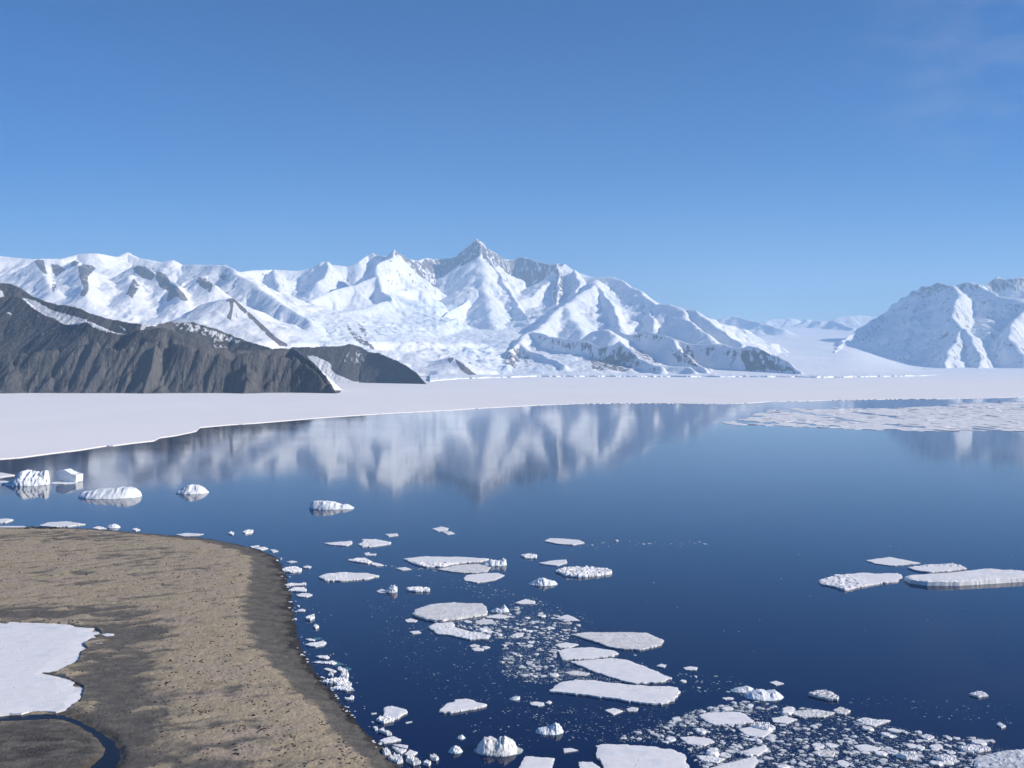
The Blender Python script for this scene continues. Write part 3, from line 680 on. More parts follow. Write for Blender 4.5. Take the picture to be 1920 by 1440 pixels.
FLOES = []     # outlines in photo pixels, so loose brash keeps clear of them
def outline(world, jag, rnd):
    """densify and roughen a closed outline"""
    a = 0
    for (x0, y0), (x1, y1) in zip(world, world[1:] + world[:1]): a += x0 * y1 - x1 * y0
    size = math.sqrt(abs(a) / 2) + .1
    seg = max(.15, size / 36)
    out = []; sd_o = rnd.uniform(0, 500)
    for (x0, y0), (x1, y1) in zip(world, world[1:] + world[:1]):
        l = math.hypot(x1 - x0, y1 - y0); n = max(1, int(l / seg))
        nx, ny = (y1 - y0) / (l + 1e-6), -(x1 - x0) / (l + 1e-6)
        for i in range(n):
            t = (i + (rnd.uniform(-.3, .3) if i else 0)) / n
            x, y = x0 + (x1 - x0) * t, y0 + (y1 - y0) * t
            j = jag * size * .05 * float(fbm(np.float32(x / (size * .20) + sd_o), np.float32(y / (size * .20)), 5, 171, .7)) * math.sin(math.pi * t) ** .5
            out.append((x + nx * j, y + ny * j))
    return out, size
def slab_mesh(name, world, h, rub=0.0, where='all', jag=1.0, seed=0, z0=-.25, flare=.04):
    rnd = random.Random(seed)
    ol, size = outline(world, jag, rnd)
    n = len(ol)
    xs = [p[0] for p in ol]; ys = [p[1] for p in ol]
    sp = size / (24 if rub else 13)
    pts = []
    nx = int((max(xs) - min(xs)) / sp) + 1; ny = int((max(ys) - min(ys)) / sp) + 1
    gx = np.array([[min(xs) + (i + rnd.uniform(.1, .9)) * sp for i in range(nx)] for _ in range(ny)]).ravel()
    gy = np.array([[min(ys) + (j + rnd.uniform(.1, .9)) * sp for i in range(nx)] for j in range(ny)]).ravel()
    if len(gx):
        dmin = np.full(len(gx), 1e9)
        for (ax, ay), (bx, by) in zip(ol, ol[1:] + ol[:1]):
            dx, dy = bx - ax, by - ay
            t = np.clip(((gx - ax) * dx + (gy - ay) * dy) / (dx * dx + dy * dy + 1e-9), 0, 1)
            dmin = np.minimum(dmin, np.hypot(gx - ax - t * dx, gy - ay - t * dy))
        ok = in_poly(gx, gy, ol) & (dmin > sp * .35)
        gx, gy = gx[ok], gy[ok]
    vs2 = [Vector(p) for p in ol] + [Vector((float(a), float(b))) for a, b in zip(gx, gy)]
    vco, _, fcs, ov, _, _ = delaunay_2d_cdt(vs2, [], [list(range(n))], 1, 1e-5)
    V = np.array([(v.x, v.y) for v in vco], np.float32)
    new = {}
    for i, l in enumerate(ov):
        for q in l: new[q] = i
    border = np.zeros(len(V), bool)
    for i in range(n):
        if i in new: border[new[i]] = True
    cx_, cy_ = V.mean(0)
    z = h * (1 + .10 * fbm(V[:, 0] / size * 3, V[:, 1] / size * 3, 3, seed % 97))
    if rub:
        e = np.array([0.0 if b else 1.0 for b in border])
        m = np.ones(len(V))
        ux = (V[:, 0] - min(xs)) / (max(xs) - min(xs) + 1e-6); uy = (V[:, 1] - min(ys)) / (max(ys) - min(ys) + 1e-6)
        if where == 'left': m = sstep(.6, .3, ux)
        if where == 'right': m = sstep(.5, .75, ux)
        if where == 'back': m = sstep(.45, .75, uy)
        if where == 'front': m = sstep(.5, .3, uy)
        if where == 'dome': m = .25 + 1.3 * np.clip(1 - 2 * np.hypot(ux - .5, uy - .5), 0, 1)
        nz = np.abs(perlin(V[:, 0] / (size * .07 + .25), V[:, 1] / (size * .07 + .25), seed % 89)) * 1.5 + .6 * fbm(V[:, 0] / (size * .2 + .3), V[:, 1] / (size * .2 + .3), 3, seed % 83)
        z = z + rub * m * np.maximum(-.25, nz) * (.25 + .75 * e)
    z = np.where(border, z - h * .14 * (1 + .8 * perlin(V[:, 0] / .9, V[:, 1] / .9, 19)), z)
    z = np.maximum(z, h * .35)
    verts = [(float(a), float(b), float(c)) for (a, b), c in zip(V, z)]
    faces = [tuple(f) for f in fcs]
    base = len(verts); ring = [new[i] for i in range(n) if i in new]
    for i in ring:
        x, y, _ = verts[i]; dx, dy = x - cx_, y - cy_; l = math.hypot(dx, dy) + 1e-6
        f = flare * h + .06 * h * float(perlin(np.float32(x * 2), np.float32(y * 2), 9))
        verts.append((x + dx / l * f, y + dy / l * f, z0))
    m_ = len(ring)
    for i in range(m_):
        j = (i + 1) % m_
        if ring[i] != ring[j]: faces.append((ring[i], ring[j], base + j, base + i))
    me = bpy.data.meshes.new(name)
    me.from_pydata(verts, [], faces); me.update()
    return me
_seed = [100]
def floe(label, h, pts, rub=0, where='all', mat=None, jag=1.7, name='ice_floe', cat='ice floe', group=None, teal=None, flare=.04):
    _seed[0] += 7
    FLOES.append(pts)
    h *= .78 if h < 1.6 else 1
    me = slab_mesh(name, [at(a, b, h)[:2] for a, b in pts], h, rub, where, jag, _seed[0], flare=flare)
    o = link(name, me, mat or M_floe)
    tag(o, label, cat, group)
    if teal:
        _seed[0] += 7
        FLOES.append(teal)
        link('submerged_ledge', slab_mesh('submerged_ledge', [at(a, b, .03)[:2] for a, b in teal], .03, 0, 'all', 1.0, _seed[0], flare=0), M_teal, o)
    return o
o = floe('flat white snowfield on the spit', 1.75, snowpoly, mat=M_floe, name='snowfield', jag=2.2)
for kk in ('category',): del o[kk]
o['kind'] = 'structure'; o['label'] = 'flat white snowfield lying on the brown spit at the left edge'
o.name = 'snowfield'

def berg(label, base, depth, prof, rough=.12, mat=None, name='iceberg', cat='iceberg', front=.28, seed=None, group=None, nu=64, nv=26, facet=1.0):
    """massive block: skyline traced along its length, real depth behind it"""
    _seed[0] += 7; sdn = _seed[0] % 90
    x0, x1 = prof[0][0], prof[-1][0]
    D0 = H * F / (base - HY)
    FLOES.append([(prof[0][0], base)] + list(prof) + [(prof[-1][0], base)])
    u = np.linspace(0, 1, nu); v = np.linspace(0, 1, nv)
    UU, VV = np.meshgrid(u, v)
    px = x0 + UU * (x1 - x0)
    top = np.interp(px, [p[0] for p in prof], [p[1] for p in prof])
    wd = depth * np.clip(np.sin(np.pi * np.clip(UU, .02, .98)) ** .45, .15, 1)
    Dm = D0 + depth * .5
    Yb = Dm + (VV - .5) * wd
    zp = np.maximum(.12, H - (top - HY) / F * (D0 + depth * .45))
    size = (x1 - x0) / F * D0
    X_ = (px - CX) / F * (D0 + depth * .45)
    cr = np.minimum(1, (np.clip(VV, 0, 1) / (front * (1.2 + 1.3 * np.abs(fbm(X_ / (size * .25) + sdn, X_ * 0 + .7, 3, sdn + 1)))))) ** .75 * np.minimum(1, (1 - VV) / .3) ** .6
    nz = ridged(X_ / (size * .18) + sdn, Yb / (size * .18), 4, sdn) - .5
    Z_ = zp * cr * (1 + rough * 1.2 * nz * (cr < .999)) + rough * zp * .35 * nz
    Z_ = np.where((VV == 0) | (VV == 1), -.3, Z_)
    off = facet * rough * zp.max() * .7
    Y_ = Yb + off * fbm(X_ / (size * .12), Z_ / (size * .1), 3, sdn + 3) - .06 * depth * np.abs(fbm(X_ / (size * .2), Z_ / (size * .12), 3, sdn + 5))
    X2 = X_ + off * .6 * fbm(Yb / (size * .12), Z_ / (size * .12), 2, sdn + 7)
    Z_[:, 0] = -.3; Z_[:, -1] = -.3
    me = grid_mesh(name, X2, Y_, Z_)
    o = link(name, me, mat or M_berg)
    tag(o, label, cat, group)
    return o
# ------------------------------------------------------------------ ice floes and bergs, one object each
# right-hand group
floe('thin flat diamond shaped floe behind the three thicker floes at the right', .5, [(1624, 1050), (1668, 1044), (1726, 1055), (1690, 1059), (1672, 1060), (1640, 1056)])
floe('mid sized rough floe between the flat diamond floe and the long thick floe', .9, [(1702, 1063), (1735, 1059), (1785, 1056), (1800, 1059), (1813, 1065), (1790, 1068), (1745, 1072), (1715, 1068)], .5, 'back')
floe('jagged floe heaped with ice rubble, left neighbour of the long thick floe', .9, [(1536, 1088), (1556, 1081), (1568, 1078), (1618, 1073), (1640, 1075), (1684, 1074), (1692, 1080), (1685, 1088), (1640, 1094), (1584, 1105), (1560, 1098), (1540, 1094)], .7, 'left')
floe('long thick floe with a grooved side wall, cut by the right edge', 2.1, [(1697, 1080), (1710, 1077), (1780, 1073), (1847, 1065), (1900, 1068), (1960, 1073), (1990, 1078), (1940, 1082), (1880, 1085), (1800, 1090), (1740, 1090), (1708, 1086)], .12, 'all', flare=.25, jag=.5)
# far middle
floe('long pointed floe with piled rubble along its front, largest of the far middle', .8, [(757, 1047), (790, 1043), (810, 1043), (870, 1044), (917, 1047), (900, 1052), (860, 1055), (830, 1061), (800, 1062), (778, 1057)], .8, 'front')
floe('low oval floe wedged in front of the long pointed rubble floe', .5, [(820, 1067), (860, 1059), (895, 1057), (920, 1063), (914, 1072), (885, 1074), (850, 1072)], .12, mat=M_dirty)
floe('smooth flat floe with a pointed right end just below the oval floe', .5, [(870, 1082), (875, 1078), (910, 1074), (935, 1074), (946, 1078), (930, 1086), (895, 1092), (871, 1088)])
berg('small lumpy white block at the right tip of the long pointed floe', 1062, 7, [(904, 1060), (910, 1055), (920, 1050), (932, 1052), (938, 1051), (943, 1048), (949, 1050), (950, 1060)], .3, name='ice_block', cat='ice block')
floe('narrow cigar shaped floe left of the others with rubble at its left end', .8, [(598, 1081), (612, 1075), (640, 1073), (690, 1074), (711, 1079), (690, 1084), (640, 1088), (610, 1088)], .4, 'left')
floe('thin grey streak of a floe, left one of a pair above the cigar shaped floe', .5, [(608, 1018), (635, 1016), (660, 1014), (660, 1019), (650, 1023), (620, 1021)], .2)
floe('notched wedge floe, right one of a pair above the cigar shaped floe', .6, [(671, 1020), (680, 1016), (678, 1011), (705, 1011), (732, 1016), (733, 1019), (700, 1024), (680, 1025)], .3)
floe('small hexagonal floe alone in open water, farthest of the middle floes', .5, [(810, 991), (828, 987), (841, 990), (838, 995), (822, 996)])
floe('tiny oval floe touching the lower right of the small hexagonal floe', .4, [(830, 997), (845, 996), (853, 1000), (840, 1002)])
floe('tiny flat floe between the notched wedge floe and the hexagonal floe', .4, [(722, 1001), (745, 1000), (747, 1004), (730, 1006)])
floe('flat kite shaped floe at the start of the long dotted line of ice bits', .6, [(1021, 1014), (1030, 1009), (1045, 1009), (1085, 1012), (1096, 1017), (1075, 1021), (1045, 1019)])
floe('small bumpy floe above the left end of a pointed low floe', .7, [(976, 1041), (990, 1038), (1007, 1040), (1006, 1046), (985, 1046)], .5)
floe('low wedge floe, thin at the left and blunt at the right', .5, [(1010, 1055), (1040, 1050), (1062, 1049), (1063, 1055), (1045, 1060), (1025, 1058)])
floe('thick oval floe covered all over in bright ice rubble', 1.0, [(1041, 1070), (1060, 1064), (1110, 1063), (1146, 1068), (1146, 1074), (1120, 1078), (1085, 1080), (1060, 1078)], .9, 'all', flare=.1)
berg('heap of ice shaped like a low mound left of the rubble covered oval floe', 1099, 9, [(991, 1096), (1000, 1091), (1010, 1087), (1018, 1085), (1030, 1089), (1040, 1090), (1046, 1095), (1046, 1099)], .35, name='ice_block', cat='ice block')
# centre
floe('large thick grey white floe with a blunt right side in the centre', 1.1, [(773, 1150), (778, 1142), (810, 1132), (850, 1129), (905, 1131), (912, 1138), (913, 1150), (880, 1155), (830, 1162), (800, 1160)], .12, mat=M_dirty, flare=.08)
floe('ragged white floe below the large thick central floe', .6, [(803, 1175), (815, 1168), (850, 1167), (853, 1176), (880, 1183), (920, 1191), (915, 1197), (880, 1198), (845, 1190), (820, 1188)], .25)
berg('small peaked lump of ice just right of the large thick central floe', 1149, 4, [(920, 1146), (930, 1141), (937, 1141), (946, 1135), (950, 1140), (955, 1146)], .3, name='ice_block', cat='ice block')
floe('thin sliver floe under the small peaked lump', .4, [(909, 1156), (935, 1151), (962, 1156), (940, 1159), (915, 1158)])
floe('small oval grey floe left of the thin sliver floe', .4, [(890, 1166), (905, 1160), (922, 1161), (927, 1166), (910, 1170), (895, 1169)], mat=M_dirty)
floe('small pointed triangular floe alone at the right rim of the brash', .5, [(1046, 1157), (1063, 1152), (1075, 1156), (1088, 1164), (1065, 1163)])
floe('small half moon floe at the top of the central brash', .5, [(965, 1130), (985, 1123), (1003, 1127), (1003, 1132), (975, 1132)], .2)
floe('large dirty floe with dark specks and a pointed right end', .7, [(1070, 1189), (1100, 1185), (1150, 1185), (1213, 1186), (1245, 1200), (1240, 1208), (1200, 1217), (1170, 1216), (1140, 1211), (1110, 1200)], .12, mat=M_dirty)
floe('small broken slab tucked between the dirty floe and the smooth floe below it', .4, [(1040, 1209), (1060, 1204), (1085, 1208), (1068, 1214), (1050, 1214)], .1)
floe('smooth white floe with a rounded right end under the large dirty floe', .7, [(1047, 1220), (1060, 1215), (1110, 1213), (1150, 1219), (1160, 1224), (1150, 1229), (1100, 1234), (1055, 1236)])
floe('large sloping diamond floe with a sharp right point', .7, [(1070, 1240), (1110, 1236), (1145, 1233), (1180, 1238), (1220, 1254), (1260, 1270), (1240, 1277), (1190, 1280), (1150, 1270), (1110, 1256)])
floe('longest smooth floe with a pointed left end, nearest of the central stack', .8, [(1030, 1294), (1050, 1280), (1078, 1273), (1120, 1276), (1180, 1283), (1240, 1286), (1270, 1288), (1276, 1296), (1265, 1311), (1240, 1318), (1200, 1316), (1150, 1308), (1080, 1300)])
floe('thin grey lens floe left of the large sloping diamond floe', .35, [(1058, 1260), (1080, 1257), (1106, 1262), (1098, 1267), (1072, 1265)], mat=M_dirty)
floe('small oval floe beside the left tip of the ragged central floe', .4, [(759, 1162), (770, 1159), (783, 1163), (778, 1166), (763, 1166)])
floe('flat oval floe floating in the middle of the central brash', .4, [(960, 1190), (970, 1186), (982, 1186), (980, 1192), (968, 1195)])
floe('small long slab at the lower left of the ragged central floe', .4, [(768, 1184), (785, 1182), (790, 1186), (775, 1188)])
floe('front slab of a cluster of three small floes below the ragged floe', .4, [(884, 1216), (895, 1213), (908, 1216), (905, 1220), (890, 1220)])
floe('upper grey slab of a cluster of three small floes below the ragged floe', .4, [(880, 1210), (890, 1207), (900, 1210), (895, 1213), (884, 1213)], mat=M_dirty)
floe('right slab of a cluster of three small floes below the ragged floe', .4, [(902, 1212), (912, 1211), (919, 1213), (910, 1216)])
floe('low lumpy floe trailing a broken line of rubble toward the far middle', .6, [(652, 1050), (668, 1047), (684, 1046), (698, 1053), (690, 1056), (668, 1053)], .5)
floe('thin rubble strip leading from the lumpy floe to the long pointed floe', .4, [(698, 1054), (712, 1057), (720, 1060), (706, 1061), (696, 1058)], .3)
floe('flat plate near the left tip of the long pointed floe', .4, [(742, 1065), (760, 1063), (772, 1067), (755, 1069)])
floe('tiny pair of joined plates below the notched wedge floe', .4, [(683, 1037), (692, 1035), (694, 1038), (706, 1038), (704, 1041), (686, 1041)])
berg('rounded block with a bright reflection left of the bumpy bar floe', 1112, 4, [(722, 1107), (727, 1103), (732, 1099), (740, 1098), (745, 1101), (745, 1110)], .3, name='ice_block', cat='ice block')
floe('flat plate attached to the left of the rounded reflecting block', .3, [(706, 1108), (716, 1104), (724, 1107), (722, 1111), (712, 1111)])
floe('bumpy bar shaped floe above the large thick central floe', .8, [(760, 1103), (780, 1100), (805, 1102), (806, 1107), (780, 1108), (765, 1106)], .5)
# lower middle
floe('pointed boat shaped floe with a stepped back edge in open dark water', .8, [(823, 1333), (838, 1318), (852, 1315), (853, 1311), (880, 1310), (895, 1316), (913, 1320), (905, 1324), (875, 1329), (845, 1334)], .12, 'back')
floe('white fan shaped floe with rubble at its lower left near the shore', .7, [(718, 1343), (720, 1336), (720, 1326), (735, 1323), (762, 1330), (764, 1334), (752, 1340), (746, 1346), (730, 1346)], .08)
floe('bumpy rubble piece stuck to the lower left of the fan shaped floe', .7, [(705, 1349), (712, 1344), (722, 1344), (740, 1347), (738, 1350), (720, 1354)], .5)
floe('small white wedge floe left of a grey oval floe', .5, [(1134, 1331), (1150, 1327), (1168, 1332), (1150, 1339)])
floe('small grey oval floe right of a white wedge floe', .5, [(1174, 1329), (1185, 1325), (1197, 1327), (1194, 1333), (1178, 1333)], mat=M_dirty)
floe('big smooth bluish floe with a rounded corner cut by the bottom edge', .8, [(1117, 1397), (1140, 1394), (1200, 1397), (1260, 1404), (1285, 1415), (1295, 1445), (1297, 1462), (1150, 1462), (1128, 1430), (1118, 1415)])
floe('square speckled floe right of the grey iceberg at the bottom edge', .6, [(972, 1440), (985, 1417), (1010, 1419), (1040, 1421), (1034, 1440), (1030, 1458), (962, 1458)])
floe('narrow dart shaped floe above the big bluish floe', .4, [(1056, 1403), (1070, 1402), (1084, 1406), (1058, 1410)])
floe('small corner slab left of the big bluish floe at the bottom edge', .5, [(1085, 1428), (1110, 1428), (1125, 1438), (1132, 1454), (1090, 1454)])
berg('grey white iceberg with a dark notch near its top at the bottom edge', 1419, 8.5, [(888, 1418), (893, 1410), (896, 1400), (901, 1394), (906, 1388), (916, 1387), (928, 1389), (934, 1390), (937, 1386), (941, 1387), (946, 1383), (952, 1387), (960, 1391), (967, 1397), (969, 1408), (977, 1411), (981, 1418)], .22, mat=M_dirty, nu=90, nv=40)
berg('small craggy berg with a greenish foot above the grey iceberg', 1379, 5, [(1004, 1372), (1010, 1367), (1020, 1366), (1030, 1365), (1036, 1361), (1042, 1357), (1050, 1361), (1057, 1370), (1057, 1376)], .3, nu=72)
berg('small ragged block above and left of the two joined oval floes', 1314, 3, [(955, 1311), (962, 1308), (968, 1307), (975, 1306), (975, 1313)], .3, name='ice_block', cat='ice block')
floe('white oval floe, larger of two touching ovals in dark water', .5, [(993, 1317), (1005, 1315), (1020, 1317), (1020, 1321), (1010, 1323), (996, 1321)])
floe('white oval floe, smaller of two touching ovals in dark water', .4, [(1023, 1317), (1030, 1313), (1035, 1316), (1030, 1319)])
berg('small white pyramid of ice above the round rubble lump', 1387, 2.4, [(856, 1385), (860, 1381), (866, 1379), (873, 1385)], .25, name='ice_block', cat='ice block', nu=40)
berg('round lump of rubble ice left of the grey iceberg', 1414, 3.2, [(840, 1411), (845, 1404), (853, 1400), (862, 1403), (868, 1410)], .35, name='ice_block', cat='ice block', nu=48)
# lower right field
floe('flat trapezoid floe with sharp corners in the bottom right brash', .6, [(1310, 1340), (1330, 1335), (1380, 1334), (1395, 1337), (1415, 1352), (1390, 1356), (1340, 1358), (1322, 1350)])
floe('lavender grey lens floe below the flat trapezoid floe', .5, [(1275, 1382), (1300, 1380), (1330, 1384), (1340, 1390), (1320, 1397), (1290, 1394)])
floe('flat grey floe just right of the lavender lens floe', .5, [(1385, 1366), (1410, 1362), (1450, 1369), (1430, 1382), (1400, 1378)])
floe('bumpy floe overlapping the top of the flat grey floe', .8, [(1405, 1359), (1420, 1354), (1445, 1358), (1454, 1364), (1440, 1368), (1415, 1363)], .5)
floe('tilted slab with a sharp right corner right of the lens shaped bar', .6, [(1390, 1408), (1420, 1400), (1435, 1396), (1440, 1403), (1420, 1416), (1400, 1412)])
floe('large pale leaf shaped floe cut by the bottom edge', .6, [(1330, 1440), (1370, 1429), (1415, 1417), (1422, 1424), (1412, 1440), (1402, 1458), (1340, 1458)])
floe('long low bar of ice left of the tilted sharp slab', .5, [(1305, 1416), (1330, 1417), (1360, 1422), (1345, 1430), (1315, 1426)], .15)
floe('flat pointed floe between the trapezoid floe and a low rough floe', .5, [(1447, 1346), (1470, 1342), (1495, 1348), (1475, 1356), (1450, 1353)])
floe('low rough grey floe at the top of the bottom right brash', .5, [(1480, 1336), (1495, 1332), (1530, 1330), (1567, 1336), (1545, 1344), (1500, 1343)], .2, mat=M_dirty)
floe('speckled oval floe touching the right end of the low rough grey floe', .6, [(1562, 1331), (1575, 1325), (1595, 1332), (1585, 1339), (1570, 1337)], .2, mat=M_dirty)
floe('shallow V shaped floe right of the speckled oval floe', .5, [(1605, 1350), (1622, 1345), (1645, 1349), (1670, 1350), (1640, 1361), (1622, 1358)], .2)
berg('pale lavender lump left of the bluish rubble berg', 1300, 5, [(1370, 1296), (1380, 1292), (1392, 1290), (1402, 1288), (1413, 1292), (1416, 1298)], .3, name='ice_block', cat='ice block')
berg('bluish berg of heaped rubble above the flat trapezoid floe', 1315, 9, [(1395, 1308), (1400, 1303), (1410, 1299), (1425, 1296), (1440, 1299), (1455, 1297), (1466, 1304), (1470, 1310)], .3)
floe('rounded dirty white floe with a dark speckled top alone at the right', .9, [(1515, 1300), (1530, 1295), (1545, 1293), (1560, 1298), (1573, 1306), (1570, 1310), (1550, 1309), (1530, 1304)], .35, mat=M_dirty)
floe('small lone floe in open dark water near the right edge', .6, [(1817, 1301), (1830, 1296), (1840, 1296), (1853, 1303), (1835, 1306)], .3)
floe('small round pancake above the bluish rubble berg', .4, [(1443, 1279), (1455, 1276), (1470, 1281), (1455, 1284)])
floe('small oval slab right of the sharp point of the diamond floe', .5, [(1281, 1251), (1295, 1249), (1308, 1251), (1305, 1256), (1285, 1255)])
floe('small round pancake on the upper right side of the diamond floe', .4, [(1231, 1248), (1240, 1244), (1249, 1247), (1245, 1251)])
floe('low slab in the brash right of the tilted sharp slab', .5, [(1600, 1397), (1625, 1395), (1652, 1402), (1640, 1408), (1612, 1407)])
floe('dirty grey slab near the bottom right of the pale leaf floe', .5, [(1522, 1410), (1545, 1405), (1566, 1410), (1562, 1419), (1535, 1417)], .2, mat=M_dirty)
floe('long raised bar of ice left of the bottom right rubble field', .7, [(1796, 1400), (1820, 1396), (1850, 1399), (1858, 1404), (1835, 1408), (1805, 1406)], .4)
floe('pointed floe with a raised back in the right part of the brash', .7, [(1750, 1418), (1775, 1414), (1795, 1425), (1770, 1427)], .4)
floe('pair of joined humps in the brash left of the pointed raised floe', .8, [(1680, 1416), (1692, 1410), (1705, 1415), (1716, 1409), (1722, 1418), (1700, 1421)], .6)
floe('low white floe with a ragged rim above the raised bar of ice', .5, [(1725, 1380), (1738, 1376), (1752, 1381), (1740, 1387)], .2)
floe('bright small floe at the upper right corner of the brash', .5, [(1868, 1357), (1875, 1354), (1886, 1361), (1878, 1364)], .2)
floe('broad field of heaped rubble ice cut by the bottom right corner', .7, [(1826, 1424), (1850, 1414), (1880, 1408), (1930, 1404), (1960, 1404), (1960, 1460), (1840, 1460), (1830, 1440)], .4, mat=M_slush)
# upper left bergs
berg('bright blue white iceberg with a craggy top, larger of the pair at the left', 912, 26, [(10, 910), (16, 903), (23, 900), (32, 896), (34, 888), (40, 884), (48, 882), (54, 885), (66, 885), (72, 888), (78, 884), (86, 882), (90, 884), (90, 889), (96, 890), (90, 894), (88, 900), (90, 907)], .2, nu=100, nv=44)
FLOES.append([(96, 906), (96, 880), (148, 880), (148, 906)])
sil = [(101, 885), (109, 883), (118, 881), (127, 884), (135, 888), (146, 890), (146, 903), (126, 904), (113, 899), (101, 895)]
_r = random.Random(4)
bm = bmesh.new()
D0 = H * F / (904 - HY)
fv, bv = [], []
for a, b in sil:
    x, y, z = atD(a, b, D0)
    sh = (a - 123) * .18
    fv.append(bm.verts.new((x, D0 - sh + _r.uniform(-.3, .3), z))); bv.append(bm.verts.new((x + 1.5, D0 - sh + 11 + _r.uniform(-1, 1), z + _r.uniform(-.6, .2))))
bm.faces.new(fv); bm.faces.new(bv[::-1])
for i in range(len(fv)):
    j = (i + 1) % len(fv); bm.faces.new((fv[i], fv[j], bv[j], bv[i]))
bmesh.ops.triangulate(bm, faces=bm.faces[:])
bmesh.ops.subdivide_edges(bm, edges=bm.edges[:], cuts=2, use_grid_fill=True)
for v in bm.verts:
    v.co += Vector((_r.uniform(-.12, .12), _r.uniform(-.25, .25), _r.uniform(-.12, .12)))
bmesh.ops.recalc_face_normals(bm, faces=bm.faces[:])
me = bpy.data.meshes.new('iceberg'); bm.to_mesh(me); bm.free()
o = link('iceberg', me, M_berg)
tag(o, 'smooth tilted slab iceberg overhanging to the left, smaller of the pair at the left', 'iceberg')
fb = slab_mesh('ice_foot', [at(a, b, .5)[:2] for a, b in [(96, 905), (112, 901), (130, 903), (146, 902), (146, 905), (120, 907), (100, 907)]], .5, 0, 'all', 1, 77)
link('ice_foot', fb, M_berg, o)
berg('long low floe like block with small knobs on top, right of the iceberg pair', 936, 30, [(148, 934), (151, 925), (156, 922), (165, 922), (180, 918), (200, 917), (214, 917), (220, 915), (224, 914), (228, 915), (240, 914), (252, 917), (261, 922), (262, 930)], .13, name='ice_block', cat='ice block', nu=100, nv=34)
berg('dome shaped rubble block with a dark striped front in the mountain reflection', 927, 20, [(330, 924), (334, 918), (342, 914), (350, 911), (360, 909), (370, 911), (378, 914), (386, 919), (390, 924)], .2, name='ice_block', cat='ice block', nu=72)
berg('flat backed berg with an arched shaded left end, alone in open water', 956, 16, [(579, 953), (583, 943), (588, 940), (600, 940), (612, 940), (622, 941), (632, 944), (640, 947), (648, 946), (656, 948), (664, 952)], .17, nu=80)
floe('flat floe behind the larger iceberg, touching the left edge', 1.0, [(-40, 884), (5, 886), (28, 890), (0, 894), (-40, 897)])
floe('wedge floe in front of the larger iceberg, touching the left edge', .9, [(-40, 902), (10, 901), (20, 903), (5, 908), (-40, 911)])
floe('small floe with a raised rim at the left edge above the spit', .8, [(-30, 975), (0, 973), (15, 972), (25, 974), (10, 979), (-30, 980)], .2)
floe('broad flat floe grounded behind the far shore of the spit', .8, [(73, 985), (90, 979), (125, 977), (160, 982), (130, 986), (100, 987)])
floe('thin strip of ice lying along the far shore at the left edge', .4, [(-30, 988), (10, 986), (45, 986), (50, 988), (20, 989)])
floe('thin strip of ice along the far shore under a line of dark rocks', .4, [(330, 1002), (350, 999), (382, 1001), (370, 1004), (345, 1005)])
berg('small white lump behind the far shore right of the broad flat floe', 991, 7, [(199, 989), (204, 985), (212, 983), (220, 985), (225, 989)], .35, name='ice_block', cat='ice block', nu=48)
floe('low ragged piece of ice left of the small white lump on the far shore', .5, [(174, 990), (182, 987), (192, 988), (200, 991), (185, 992)], .3)
floe('small dark edged chip of ice off the far shore', .5, [(247, 992), (255, 990), (263, 993), (255, 995)], .2)
floe('longer of two small rubble floes off the curve of the spit', .8, [(455, 997), (465, 993), (475, 994), (473, 998), (460, 1000)], .4)
floe('smaller of two small rubble floes off the curve of the spit', .6, [(428, 1000), (433, 996), (439, 999), (436, 1002)], .3)
floe('upper thin slab of the stack at the curve of the spit', .5, [(468, 1024), (485, 1022), (487, 1024), (472, 1026)])
floe('middle slab of the stack at the curve of the spit', .5, [(478, 1028), (495, 1025), (503, 1028), (490, 1031)], .2)
floe('right slab with a rounded end of the stack at the curve of the spit', .5, [(506, 1030), (515, 1030), (522, 1033), (512, 1035)])
